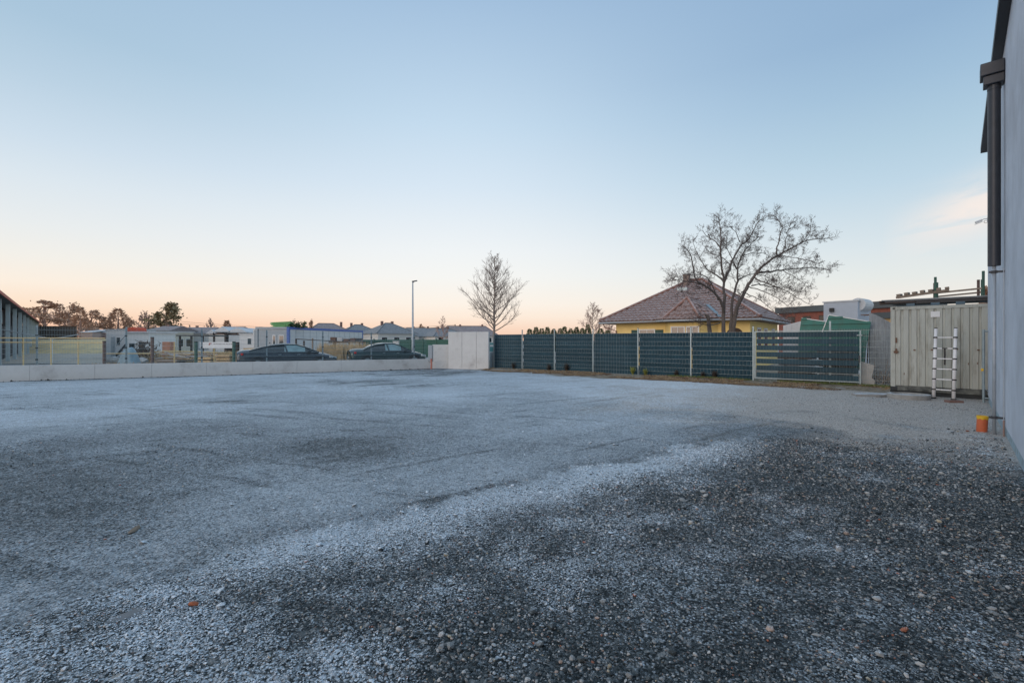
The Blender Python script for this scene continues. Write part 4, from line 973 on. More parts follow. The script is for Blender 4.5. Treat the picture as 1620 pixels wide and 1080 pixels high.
# bay roof
by = -1.0; ba, bb_, bc_, bd = Vector((4.1,.05,EZ+.03)), Vector((5.0,by,EZ)), Vector((7.25,by,EZ)), Vector((8.1,.05,EZ+.03)); bp_ = Vector((6.1,.25,4.32)); bq = Vector((6.1,2.2,4.32))
for poly in ([ba, bb_, bp_], [bb_, bc_, bp_], [bc_, bd, bp_], [bp_, bq, bd], [bp_, bq, ba]):
    roof_face(poly, hs, M_roofb, M_tile, 'bay_roof')
for a, b_ in ((bb_, bp_), (bc_, bp_), (bp_, bq)): MB().tube([a+Vector((0,0,.06)), b_+Vector((0,0,.08))], .10, 8).build('ridge_cap', M_ridge, hs)
for a, b_ in ((ba, Vector((5.2,1.3,3.85))), (bd, Vector((7.0,1.3,3.85)))): MB().beam(a+Vector((0,0,.09)), b_+Vector((0,0,.12)), .22, .02).build('valley_flashing', M_galv, hs)
# gutter, eaves board
def loop(pts, r_, nm, m):
    for a, b_ in zip(pts[:-1], pts[1:]): MB().tube([a, b_], r_, 8).build(nm, m, hs)
z_ = Vector((0,0,-.09))
loop([cn[0]+z_, ba+z_, bb_+z_, bc_+z_, bd+z_, cn[1]+z_, cn[2]+z_, cn[3]+z_, cn[0]+z_], .065, 'gutter', M_galv2)
MB().poly([p+Vector((0,0,-.10)) for p in cn], (0,0,-.05)).build('soffit', mat('brown soffit', (.16,.11,.08), .8), hs)
wx0, wx1, wy0, wy1 = .95, 9.6, .7, 9.3
MB().bx(wx0, wx1, wy0, wy1, -.2, EZ-.15).build('wall', M_yel, hs)
MB().poly([Vector((4.5,.7,-.2)), Vector((5.2,-.4,-.2)), Vector((7.05,-.4,-.2)), Vector((7.8,.7,-.2))], (0,0,EZ-.0)).build('bay_wall', M_yel, hs)
MB().poly([Vector((4.3,.5,EZ-.16)), Vector((5.05,-.75,EZ-.16)), Vector((7.2,-.75,EZ-.16)), Vector((8.0,.5,EZ-.16))], (0,0,.04)).build('soffit', MATS['brown soffit'], hs)
MB().tube([Vector((.3,.05,2.85)), Vector((.3,.25,2.6)), Vector((1.0,.62,2.35)), Vector((1.0,.62,0))], .045, 8).build('downpipe', M_ridge, hs)
def window(x0, x1, z0, z1, y, shut=True, frame=True, parent=hs, rot=None):
    f = MB(); t_ = .07; f.bx(x0-t_, x1+t_, y-.05, y-.003, z1, z1+t_); f.bx(x0-t_, x1+t_, y-.05, y-.003, z0-t_, z0); f.bx(x0-t_, x0, y-.05, y-.003, z0, z1); f.bx(x1, x1+t_, y-.05, y-.003, z0, z1); f.bx((x0+x1)/2-.02, (x0+x1)/2+.02, y-.045, y-.006, z0, z1)
    w = f.build('window', M_white, parent); MB().bx(x0, x1, y-.025, y-.002, z0, z1).build('pane', M_glass, w)
    if shut:
        for a, b_ in ((x0-t_-.55, x0-t_-.01), (x1+t_+.01, x1+t_+.55)):
            MB().bx(a, b_, y-.06, y-.004, z0-.02, z1+.02).build('shutter', M_shut, w)
    return w
window(2.75, 3.75, 1.3, 2.38, .7)
window(5.35, 6.1, 1.25, 2.5, -.4, False); window(6.3, 6.95, 1.25, 2.5, -.4, False)
for x in (8.75,):
    c = MB(); n = 12; pts = [(x-.45, .69, .1), (x+.45, .69, .1)]+[(x+.45*math.cos(math.pi*k/n), .69, 2.1+.35*math.sin(math.pi*k/n)) for k in range(n+1)]
    c.poly(pts, (0, -.01, 0)).build('arched_opening', M_woodd, hs)
# right side wall: arch and small windows
def side_box(nm, y0, y1, z0, z1, m, par=hs, off=.0, th=.03): return MB().bx(wx1+.002+off, wx1+off+th, y0, y1, z0, z1).build(nm, m, par)
for (y0, y1) in ((2.6, 3.5), (4.6, 5.5), (7.2, 8.0)):
    w = side_box('window', y0-.12, y1+.12, 1.2, 2.5, M_white); side_box('pane', y0, y1, 1.32, 2.38, M_glass, w, .031, .01)
c = MB(); pts = [(wx1+.003, 1.0, .1), (wx1+.003, 1.9, .1)]+[(wx1+.003, 1.45+.45*math.cos(math.pi*k/12), 2.1+.35*math.sin(math.pi*k/12)) for k in range(13)]
c.poly(pts, (.012, 0, 0)).build('arched_opening', mat('shaded porch', (.30,.22,.09), .9), hs)
ch = MB().bx(4.40, 4.80, 4.35, 4.75, 5.2, 6.42).build('chimney', mat('chimney brick', (.26,.20,.17), .9, var=.2, scale=9), hs)
MB().bx(4.35, 4.85, 4.30, 4.80, 6.42, 6.47).build('chimney_cap', M_conc2, ch); MB().bx(4.25, 4.95, 3.6, 4.9, 5.15, 5.42).build('chimney_flashing', M_galv, ch).location = (0, .0, 0)
pv = MB().tube([Vector((2.45,5.0,4.2)), Vector((2.45,5.0,5.25))], .09, 10).build('vent_pipe', M_ridge, hs); MB().tube([Vector((2.45,5.0,5.25)), Vector((2.45,5.0,5.33))], .13, 10).build('vent_cap', M_ridge, pv)

# ================================================================ buildings behind on the right
def boxy(name, px0, px1, D0, D1, ytop, m, label, cat, depth=6, z0=-.2, grp=None):
    a = Vector(((px0-810)/F*D0, D0, 0)); b_ = Vector(((px1-810)/F*D1, D1, 0)); d = b_-a
    t = thing(name, a, math.atan2(d.y, d.x), label, cat, grp); zt = zat(ytop, D0)
    MB().bx(0, d.length, 0, depth, z0, zt).build('wall', m, t); return t, d.length, zt
t, l_, zt = boxy('brick_hall', 1232, 1420, 62, 50, 496, M_brick, 'long red brick hall with dark flat roof edge behind the yellow house', 'building', 10)
MB().bx(-.3, l_+.3, -.35, 10.3, zt+.002, zt+.75).build('roof', M_roofd, t)
for k in range(9): w = MB().bx(1.2+k*2.0, 2.2+k*2.0, -.05, -.004, zt-1.3, zt-.5).build('window', M_woodd, t); MB().bx(1.3+k*2.0, 2.1+k*2.0, -.06, -.051, zt-1.2, zt-.6).build('pane', M_glass, w)
t, l_, zt = boxy('service_block', 1303, 1357, 31, 29.5, 479, mat('pale grey block', (.42,.46,.52), .8, var=.06), 'plain pale grey service block with a small vent box behind the green sheets', 'building', 2.6)
MB().bx(-.06, l_+.06, -.05, 2.65, zt+.002, zt+.08).build('roof_edge', M_wsheet, t); 
MB().bx(.38, .62, -.18, -.002, zt-.62, zt-.38).build('vent_box', M_dark, t)
c = MB().tube([Vector((l_-.35, .35, zt-.3)), Vector((l_-.35, 2.0, zt-.3))], .42, 20).build('round_tank', M_wsheet, t); c.location = (.25, 0, .1)
for f in (.5, 1.2): MB().bx(l_+.02, l_+.5, f, f+.05, zt-.9, zt-.85).build('bracket', M_rust, t)
t, l_, zt = boxy('ochre_building', 1370, 1450, 40, 36, 505, mat('ochre wall', (.5,.33,.16), .9), 'low ochre building with dark roof just left of the container', 'building', 6)
MB().bx(-.3, l_+.3, -.3, 6.2, zt+.002, zt+.5).build('roof', M_roofd, t)

# ================================================================ far left: hall, bank, lot
Ha, Hb = Vector(((-2-810)/F*31.5, 31.5, 0)), Vector(((59-810)/F*78, 78, 0)); hd = Hb-Ha
hl = thing('grey_hall', Ha-hd.normalized()*6, math.atan2(hd.y, hd.x), 'long grey hall with pale columns and deep eaves at the left edge', 'building')
LL = hd.length+6
MB().bx(0, LL, .7, 20, -.2, 4.55).build('wall', M_hall, hl)
MB().bx(-.5, LL+.5, -.35, 20.4, 4.56, 4.7).build('roof', M_roofd, hl); MB().bx(-.5, LL+.5, -.40, -.352, 4.54, 4.74).build('eaves_edge', M_red, hl)
k = 0; cm = MB().bx(-.13, .13, -.1, .14, -.2, 4.55).mesh('column', M_hallc)
for i in range(11): inst(cm, 'column', hl, (6.3+i*7.2-7.2, 0, 0))
for i in range(11):
    w = MB().bx(6.3+i*7.2-5.5, 6.3+i*7.2-1.6, .64, .698, 3.1, 4.3).build('window', M_anth, hl); MB().bx(6.3+i*7.2-5.3, 6.3+i*7.2-1.8, .63, .638, 3.2, 4.2).build('pane', M_glass, w)
# terrain: dry grass bank beyond the lot and strip by the hall
def sheet_terrain(name, pts, m, zf, res=40):
    (x0, y0), (x1, y1), (x2, y2), (x3, y3) = pts; vs = []; fs = []
    for i in range(res+1):
        for j in range(res+1):
            a, b_ = i/res, j/res; x = (x0*(1-a)+x1*a)*(1-b_)+(x3*(1-a)+x2*a)*b_; y = (y0*(1-a)+y1*a)*(1-b_)+(y3*(1-a)+y2*a)*b_
            vs.append((x, y, zf(a, b_)+.05*math.sin(x*1.3)*math.cos(y*.9)*(1 if 0 < b_ < 1 else 0)))
    for i in range(res):
        for j in range(res): k = i*(res+1)+j; fs.append((k, k+res+1, k+res+2, k+1))
    o = MB().add(vs, fs).build(name, m, None, smooth=True); kind(o, 'structure'); return o
sheet_terrain('grass_bank', [(-78, 58), (-49, 58), (-62, 82), (-112, 82)], M_bank, lambda a, b_: -.05+1.85*min(1, max(0, (b_-.03)/.35))-.3*max(0, b_-.8))
sheet_terrain('parking_lot', [(-50, 33), (-22, 33), (-36, 57.5), (-64, 57.5)], M_lot, lambda a, b_: .03)
sheet_terrain('dry_field', [(-23, 31), (-6, 36), (-14, 62), (-45, 60)], mat('trampled soil', (.50,.38,.24), .95, var=.2, scale=.5, bump=.5, bscale=4, frost=.3), lambda a, b_: .035)
sheet_terrain('road', [(-30, 16.6), (-5.5, 30.6), (-8.5, 35.4), (-33, 21.4)], mat('asphalt', (.10,.102,.105), .9, var=.15, scale=4, frost=.3), lambda a, b_: .07, 30)
# dark slatted fence on the bank
db = Vector(((50-810)/F*74, 74, 1.6)); de = Vector(((122-810)/F*74, 74, 1.6)); dt = thing('board_fence', db, 0, 'dark picket fence on the grass bank beside the hall', 'fence')
pm = MB().bx(0, .215, 0, .03, 0, 2.35).mesh('picket', M_woodd); n_ = int((de-db).length/.24)
for i in range(n_): inst(pm, 'picket', dt, (i*.24, 0, 0))
for z in (.4, 1.9): MB().bx(0, (de-db).length, .031, .08, z, z+.1).build('rail', M_woodd, dt)

# yellow rails / barriers behind the low wall, with their brown posts
def rail_run(name, u0, u1, D0, D1, ys, posts, label, m=M_rail, pm_=M_rail, pt=None):
    a = Vector(((u0-810)/F*D0, D0, 0)); b_ = Vector(((u1-810)/F*D1, D1, 0)); d = b_-a; dn = d.normalized()
    t = thing(name, a, math.atan2(d.y, d.x), label, 'barrier', 'barriers beyond the low wall')
    for (ya, yb) in ys: MB().tube([(0,0,zat(ya, D0)), (d.length,0,zat(yb, D1))], .03, 8).build('rail', m, t)
    for u, yt in posts:
        x = hit(a, dn, u); Dy = (a+dn*x).y; MB().tube([(x,0,-.1), (x,0,zat(yt, Dy))], .034, 8).build('post', pm_, t)
    return t
rail_run('yellow_barrier', -60, 166, 27.5, 28, [(534, 535), (541, 542)], [(-30,534), (37,534), (81,536), (124,540)], 'yellow two rail barrier in front of the grey hall')
rail_run('yellow_barrier', 166, 238, 27, 28, [(559, 559)], [(200,552)], 'single low yellow rail left of the blue tarpaulin heap')
rail_run('yellow_barrier', 257, 370, 27, 28.5, [(555, 558)], [(276,541), (339,542)], 'single yellow rail below the white banner')
for k, (u, yt, m_, lb) in enumerate([(165, 540, M_brownp, 'red brown post at the end of the two rail barrier'), (241, 534, M_brownp, 'tall brown post in front of the timber heap'), (310, 541, M_green, 'dark green post left of the white banner'), (370, 541, M_green, 'dark green post right of the white banner')]):
    D = 26.5; t = thing('fence_post', ((u-810)/F*D, D, 0), 0, lb, 'post', 'posts beyond the low wall'); MB().tube([(0,0,-.1), (0,0,zat(yt, D))], .085, 10).build('post', m_, t); MB().tube([(0,0,zat(yt, D)), (0,0,zat(yt, D)+.04)], .09, 10).build('cap', M_dark, t)
bn = thing('white_banner', ((313-810)/F*26.6, 26.6, 0), 0, 'white banner with small red mark stretched between two green posts', 'banner')
bw = 56/F*26.6
MB().bx(.05, bw, -.01, .01, zat(550.5, 26.6), zat(541, 26.6)).build('cloth', M_white, bn)
bz_ = zat(545, 26.6)
MB().poly([(.62,-.014,bz_-.02), (.66,-.014,bz_+.09), (.80,-.014,bz_+.09), (.80,-.014,bz_+.05), (.71,-.014,bz_+.05), (.70,-.014,bz_-.02)], (0,.002,0)).build('logo_mark', M_red, bn)
b = MB(); x = .9
for w in (.12,.09,.15,.06,.11,.14,.08,.1): b.bx(x, x+w, -.014, -.012, bz_+.02, bz_+.05); x += w+.035
kind(b.build('lettering', M_brownp, bn), 'stuff')
# boom pole
bt = thing('boom_barrier', ((-10-810)/F*34, 34, 0), 0, 'long thin white boom sloping down in front of the grey hall', 'barrier')
bl = 92/F*34; MB().beam((0,0,zat(519,34)), (bl,0,zat(536,34)), .06, .06).build('boom', M_white, bt); MB().beam((bl+.02,0,zat(536,34)), (bl+1.9,0,zat(529,34)), .06, .06).build('boom', M_white, bt); MB().bx(bl-.04, bl+.04, -.04, .04, 0, zat(537,34)).build('support', M_white, bt)

# ================================================================ sheds, huts and heaps
def shed(name, u0, u1, D0, D1, yt, m, label, roofm=M_wsheet, depth=4, over=.15, rt=.1, wins=(), door=None, grp='small buildings at the far left', cat='shed', slope=0):
    a = Vector(((u0-810)/F*D0, D0, 0)); b_ = Vector(((u1-810)/F*D1, D1, 0)); d = b_-a; zt = zat(yt, D0); l0 = d.length
    t = thing(name, a, math.atan2(d.y, d.x), label, cat, grp)
    MB().bx(0, l0, 0, depth, -.1, zt-rt-.003).build('wall', m, t); MB().poly([(-over,-over,zt-rt), (l0+over,-over,zt-rt), (l0+over,depth+over,zt-rt+slope), (-over,depth+over,zt-rt+slope)], (0,0,rt)).build('roof', roofm, t)
    for (f0, f1, z0, z1) in wins:
        w = MB().bx(l0*f0, l0*f1, -.04, -.003, z0, z1).build('window', M_white, t); MB().bx(l0*f0+.06, l0*f1-.06, -.05, -.041, z0+.06, z1-.06).build('pane', M_glass, w)
    if door: dd = MB().bx(l0*door[0], l0*door[1], -.05, -.003, 0, 2.0).build('door', door[2], t); MB().bx(l0*door[1]-.15, l0*door[1]-.1, -.09, -.051, 1.0, 1.1).build('handle', M_galv, dd)
    return t
M_snow = mat('snow dusted sheet', (.62,.62,.64), .8, var=.15, scale=1)
shed('low_hut', 128, 146, 84, 84, 525, mat('pinkish wall', (.45,.33,.28), .9), 'small pinkish hut with frosted roof, leftmost of the sheds', M_snow, 4, wins=((.3,.6,1,1.8),), slope=.5)
shed('low_hut', 147, 167, 86, 86, 525.5, mat('dark red wall', (.32,.20,.17), .9), 'dark red hut with frosted roof beside the pinkish hut', M_snow, 4, wins=((.2,.45,1,1.7), (.6,.85,1,1.7)), slope=.6)
shed('site_container', 168, 197, 44, 42, 521, M_panelw, 'pale site container with stairs, left of the red roofed hut', M_wsheet, 2.4, .05, wins=((.6,.8,1.2,2.0),), door=(.3,.5,M_panelg))
t = shed('white_hut', 200, 235, 38, 38, 524.5, M_white, 'white hut with large windows below the red roof', M_snow, 3, wins=((.12,.42,.5,1.5), (.55,.9,.5,1.6)))
sr = thing('red_tarp_heap', ((207-810)/F*39.5, 39.5, zat(524.4, 38)), 0, 'bright red tarpaulin heap lying on the white hut roof', 'tarpaulin')
MB().poly([(-.42,0,0), (.45,0,0), (.38,0,.33), (.1,0,.40), (-.38,0,.30)], (0,1.2,0)).build('tarpaulin', mat('red tarp', (.62,.08,.03), .7, var=.2, scale=2), sr, bevel=.05)
t = shed('long_workshop', 224, 306, 52, 56, 524, mat('cream wall', (.56,.54,.46), .9), 'long cream workshop with blue tinted windows and a green door', M_snow, 5, wins=((.14,.26,.9,1.9), (.3,.42,.9,1.9), (.52,.64,.9,1.9), (.68,.8,.9,1.9), (.84,.95,.9,1.9)), door=(.43,.51,mat('bright green door', (.03,.22,.06), .6)))
# pitched roofs behind it
def gable(name, u0, u1, D, ye, yr, m, label, depth=8, wm=M_wall2, grp='roofs on the left horizon'):
    a = Vector(((u0-810)/F*D, D, 0)); l0 = (u1-u0)/F*D; t = thing(name, a, 0, label, 'house', grp); ze, zr = zat(ye, D), zat(yr, D)
    MB().bx(.3, l0-.3, .4, depth-.4, -.1, ze-.003).build('wall', wm, t)
    MB().add([(0,0,ze), (l0,0,ze), (l0,depth,ze), (0,depth,ze), (l0*.12,depth/2,zr), (l0*.88,depth/2,zr)], [(0,1,5,4), (2,3,4,5), (1,2,5), (3,0,4), (3,2,1,0)]).build('roof', m, t)
    MB().bx(l0*.3, l0*.3+.35, depth/2-.2, depth/2+.2, zr-.6, zr+.3).build('chimney', M_chim, t)
    return t
gable('far_house', 225, 268, 78, 523, 514.5, M_roofb, 'brown hipped roof left, below the round pine')
gable('far_house', 268, 330, 84, 527, 516.5, M_roofb, 'longer brown roof right of the round pine')
gable('far_house', 325, 372, 80, 525, 515.5, M_roofb, 'low brown roof below the wide bare tree')
# open carport with frosted roof
cp = thing('open_carport', ((284-810)/F*46, 46, 0), 0, 'dark open carport with snow dusted roof sheets', 'carport', 'small buildings at the far left')
cl_ = (392-284)/F*46
for k in range(7): MB().bx(k*cl_/6-.07, k*cl_/6+.07, 0, .14, -.1, 2.1 if k < 3 else 2.45).build('post', M_woodd, cp)
MB().bx(-.2, cl_*.42, -.2, 4, 2.1, 2.22).build('roof', M_woodd, cp)
for k, (a, b_, z, h, m_) in enumerate([(.38,.55,2.35,.4,M_snow), (.5,.75,2.5,.55,M_snow), (.7,.99,2.45,.5,M_snow), (.73,.99,2.30,.12,M_rust), (.42,.72,2.28,.14,M_rust)]):
    MB().poly([(cl_*a,0,z), (cl_*b_,0,z), (cl_*b_-.3,0,z+h*.4), (cl_*(a+b_)/2,0,z+h), (cl_*a+.2,0,z+h*.35)], (0,3.8,0)).build('roof_sheet', m_, cp)
MB().bx(cl_*.4, cl_*.8, 3.0, 3.1, 0, 2.3).build('back_wall', M_woodd, cp); MB().bx(cl_*.73, cl_*.9, -.1, -.02, 1.5, 2.2).build('hanging_sheet', M_wsheet, cp)
# office containers
of0 = P(457, 538, 31.5); of0.z = 0; ofd = Vector((.085, .996, 0)); 
oc = thing('site_office', of0, math.atan2(ofd.y, ofd.x), 'long white site office container with bright blue frame', 'site office')
OL = hit(of0, ofd, 574.5); OH = zat(517, 31.5)
MB().bx(.12, OL-.12, .03, 2.35, .1, OH-.16).build('wall', M_panelw, oc)
for x in (0, OL-.16): MB().bx(x, x+.16, 0, .16, 0, OH).build('frame_post', M_blue, oc); MB().bx(x, x+.16, 2.24, 2.4, 0, OH).build('frame_post', M_panelg, oc)
MB().bx(.162, OL-.162, .0, .14, OH-.16, OH).build('top_beam', M_blue, oc); MB().bx(.162, OL-.162, .0, .14, 0, .15).build('bottom_beam', M_blue, oc)
MB().bx(.0, .12, .162, 2.238, OH-.14, OH-.002).build('top_beam', M_panelg, oc); MB().bx(.1, OL-.1, .14, 2.3, OH-.1, OH-.01).build('roof', M_wsheet, oc)
MB().bx(.06, .119, .18, 2.22, .1, OH-.15).build('end_wall', M_panelg, oc)
for (y0, y1) in ((.35, .75), (.95, 1.2)): w = MB().bx(.03, .059, y0, y1, 1.3, 2.05).build('window', M_white, oc); MB().bx(.02, .029, y0+.05, y1-.05, 1.35, 2.0).build('pane', M_glass, w)
for k in range(12): MB().bx(.9+k*OL/13, .93+k*OL/13, .018, .029, .2, OH-.2).build('panel_joint', M_panelg, oc)
oc2 = thing('grey_site_office', ((401-810)/F*36, 36, 0), R(-8), 'grey site office container with door and window beside the blue framed one', 'site office')
l2 = 54/F*34; h2 = zat(520, 36)
MB().bx(0, l2, 0, 2.4, .1, h2-.1).build('wall', M_panelg, oc2); MB().bx(-.03, l2+.03, -.03, 2.43, h2-.098, h2).build('roof', M_panelw, oc2)
for x in (0, l2*.49, l2-.1): MB().bx(x, x+.1, -.025, -.002, .1, h2-.1).build('frame_post', M_panelw, oc2)
for f0, f1 in ((.52, .64), (.68, .88)): w = MB().bx(l2*f0, l2*f1, -.03, -.003, 1.1, 2.0).build('window', M_white, oc2); MB().bx(l2*f0+.05, l2*f1-.05, -.04, -.031, 1.15, 1.95).build('pane', M_glass, w)
d_ = MB().bx(l2*.1, l2*.28, -.04, -.003, .1, 2.0).build('door', M_panelw, oc2); MB().bx(l2*.12, l2*.26, -.05, -.041, 1.1, 1.9).build('pane', M_glass, d_)
oc3 = shed('small_site_box', 379, 401, 39, 38, 527, M_panelw, 'lower pale cabin left of the grey site office', M_wsheet, 2.2, .05, wins=((.6,.9,1.3,1.9),))
# green boards on the office roof
gs = thing('green_board_stack', of0+Vector((-1.5, 1.0, OH)), 0, 'stack of bright green boards on the site office roof', 'board stack')
for k in range(5): MB().bx(-.2+rnd.uniform(-.1,.1), 1.05+rnd.uniform(-.15,.1), 0, .8, .005+k*.075, .005+k*.075+.055).build('board', mat('light green board', (.18,.42,.16), .7, var=.2), gs)
gs.rotation_euler = (0, R(-3), R(5))
gb = thing('green_net_bundle', of0+Vector((-.1, 1.3, OH)), 0, 'dark green netting bundle beside the green boards on the roof', 'net bundle')
b = MB()
for i in range(500):
    p = Vector((rnd.gauss(0,.3), rnd.gauss(0,.25), abs(rnd.gauss(0,.17)))); d = Vector((rnd.gauss(0,1), rnd.gauss(0,1), rnd.gauss(0,1))).normalized()*.09; e = d.cross(Vector((0,0,1)))*.7
    b.add([p-d, p+e, p+d, p-e], [(0,1,2,3)])
kind(b.build('net', mat('dark green net', (.05,.10,.045), .9, var=.3), gb), 'stuff')
# picture board / car-transporter trailer seen in front of the office wall
tr_ = thing('flat_trailer', P(522, 538, 38)*Vector((1,1,0)).length*0+Vector(((520-810)/F*30.5, 30.5, 0)), R(8), 'flat trailer loaded with red brown scrap in front of the blue framed office', 'trailer')
for k in range(5): MB().bx(.1+k*.42, .42+k*.42, 0, .5, 1.62, 1.75+rnd.uniform(.03,.16)).build('scrap_piece', [M_rust, M_wsheet, M_rust, M_brownp, M_anth][k], tr_)
MB().bx(0, 2.3, -.02, .6, 1.52, 1.6).build('deck', M_woodd, tr_); 
for x in (.3, 1.9): MB().bx(x, x+.08, 0, .08, 0, 1.52).build('stand', M_woodd, tr_)
for x in (.45, 1.75): MB().tube([(x+.1,-.06,.35), (x+.1,.06,.35)], .34, 16).build('wheel', M_tyre, tr_)
# post and rail fence in front of the office
fr_ = thing('dark_post_fence', ((468-810)/F*29.5, 29.5, 0), 0, 'dark post and rail fence in front of the white office wall', 'fence')
for u, yt in ((468, 536), (480.5, 539), (494, 535), (530, 540), (552, 541)): x = (u-468)/F*29.5; MB().bx(x-.04, x+.04, 0, .08, -.1, zat(yt, 29.5)).build('post', M_woodd if u != 494 else M_wood, fr_)
MB().beam((0,-.03,zat(536,29.5)), (84/F*29.5,-.03,zat(541,29.5)), .05, .05).build('rail', M_woodd, fr_)
def reeds(name, u0, u1, D, h, n, m, label, dep=1.5, hmin=.5, lean=.2, w=.022):
    b = MB(); x0, x1 = (u0-810)/F*D, (u1-810)/F*D
    for i in range(n):
        x = rnd.uniform(x0, x1); y = D+rnd.uniform(0, dep); hh = h*rnd.uniform(hmin, 1); lx, ly = rnd.gauss(0, lean)*hh, rnd.gauss(0, lean)*hh; w_ = w*rnd.uniform(.6, 1.4)
        b.add([(x-w_, y, -.02), (x+w_, y, -.02), (x+lx*.4+w_*.8, y+ly*.4, hh*.6), (x+lx*.4-w_*.8, y+ly*.4, hh*.6), (x+lx, y+ly, hh)], [(0,1,2,3), (3,2,4)])
    o = b.build(name, m); tag(o, label, 'reeds' if 'reed' in name else 'grass', kind='stuff'); return o
reeds('dry_reeds', 500, 576, 28.6, 1.68, 1500, M_reed, 'tall dry straw coloured reeds in front of the white office', 1.3, .6, .06)
reeds('dry_reeds', 372, 400, 29, 1.0, 250, M_reed, 'low dry reeds left of the first parked car', 1.2, .5, .15)
reeds('dry_shrub_grass', 212, 372, 33.5, 1.0, 1500, mat('straw tangle', (.46,.34,.19), .95, var=.35, scale=2), 'straw coloured tangle of dry growth in front of the cream workshop', 1.8, .35, .3, .03)
reeds('dry_grass', 120, 372, 27.2, .42, 900, M_grassd, 'dry grass tufts beyond the low wall', 1.5, .3, .4)
# timber stacks
for k, (u, D, n_, rows_, lb, m_, wpx) in enumerate([(352, 29, 3, 4, 'stack of yellow timber boards right below the banner end', M_woodl, 24), (322, 30, 3, 3, 'lower timber stack below the left half of the banner', M_woodl, 22), (392, 32, 3, 6, 'upright timber stack behind the green post', M_woodl, 12), (262, 30.5, 4, 2, 'flat stack of boards right of the tall brown post', M_wood, 34), (283, 33, 3, 3, 'orange brown board stack behind the single yellow rail', M_woodl, 18)]):
    t = thing('timber_stack', ((u-wpx/2-810)/F*D, D, 0), R(rnd.uniform(-8, 8)), lb, 'timber stack', 'timber stacks in the storage yard'); l0 = wpx/F*D
    for a in range(rows_):
        for c in range(n_): MB().bx(rnd.uniform(-.05, .05), l0+rnd.uniform(-.08, .08), c*.26, c*.26+.22, .08+a*.19, .08+a*.19+.13).build('board', m_, t)
        for x in (.1, l0-.2): MB().bx(x, x+.08, 0, n_*.26, .08+a*.19-.057, .08+a*.19-.003).build('batten', M_woodd, t)
# scattered planks heap, brush heap, tarpaulin
t = thing('plank_heap', ((268-810)/F*31, 31, 0), 0, 'untidy heap of pale planks and poles behind the tall brown post', 'plank heap')
for i in range(46):
    x = rnd.uniform(-2.1, 1.9); z = rnd.uniform(.05, .9); y = rnd.uniform(0, 1.5); a = rnd.uniform(-.5, .5)
    MB().beam((x, y, z), (x+1.3*math.cos(a), y+rnd.uniform(-.4,.4), max(.04, z+.5*math.sin(a))), .13, .05).build('plank', [M_wood, M_woodl, M_wsheet][i % 3], t)
t = thing('orange_crate_stack', ((263-810)/F*34, 34, 0), 0, 'upright terracotta coloured block stack in the storage yard', 'block stack')
for k in range(5): MB().bx(-.3, .3, 0, .5, k*.32, k*.32+.3).build('block', mat('terracotta', (.5,.24,.15), .9, var=.2), t)
t = thing('brush_heap', ((228-810)/F*34, 34, 0), 0, 'dark brushwood heap left of the tall brown post', 'brushwood heap'); b = MB()
for i in range(260):
    a = rnd.uniform(0, 6.28); x = rnd.gauss(0, .45); y = rnd.gauss(0, .4); z = max(0, 1.75-abs(x)*1.3)*rnd.random()
    b.tube([(x,y,z), (x+math.cos(a)*.35, y+math.sin(a)*.3, z+rnd.uniform(-.1,.3))], [.03, .012], 4, False)
b.build('branches', M_brush, t)['kind'] = 'stuff'
t = thing('blue_tarpaulin', ((205-810)/F*30, 30, 0), 0, 'pale blue tarpaulin draped over a low heap', 'tarpaulin')
vs = []; fs = []; n_ = 14
for i in range(n_+1):
    for j in range(n_+1):
        x, y = (i/n_-.5)*1.0, (j/n_-.5)*1.0; vs.append((x, y, max(0, 1.22*(1-abs(x/.51)**3)*(1-abs(y/.51)**3))+.05*math.sin(x*9+y*5)))
for i in range(n_):
    for j in range(n_): k = i*(n_+1)+j; fs.append((k, k+n_+1, k+n_+2, k+1))
MB().add(vs, fs).build('sheet', M_tarp, t, smooth=True)
for k, (u, D, s_, lb) in enumerate([(178, 33, .7, 'rubble boulder left of the blue tarpaulin'), (190, 34, .6, 'rubble boulder behind the blue tarpaulin'), (222, 31.5, .6, 'pale rubble boulder right of the blue tarpaulin'), (248, 35, .8, 'rubble boulder beyond the tall brown post')]):
    me_ = icostone(50+k); me_.materials.append(M_rock); o = bpy.data.objects.new('boulder', me_); COL.objects.link(o); o.location = ((u-810)/F*D, D, .25); o.scale = (s_*1.6, s_*1.4, s_*1.6); tag(o, lb, 'boulder', 'rubble in the storage yard')
t = thing('site_stairs', ((184-810)/F*41, 41, 0), 0, 'metal steps leading up to the pale site container', 'stairs')
for k in range(5): MB().bx(k*.22, k*.22+.26, 0, .8, .2+k*.26, .24+k*.26).build('step', M_anth, t)
MB().beam((0,-.03,.3), (1.1,-.03,1.6), .06, .16).build('stringer', M_anth, t); MB().beam((0,-.03,1.2), (1.1,-.03,2.4), .04, .04).build('handrail', M_galv, t)

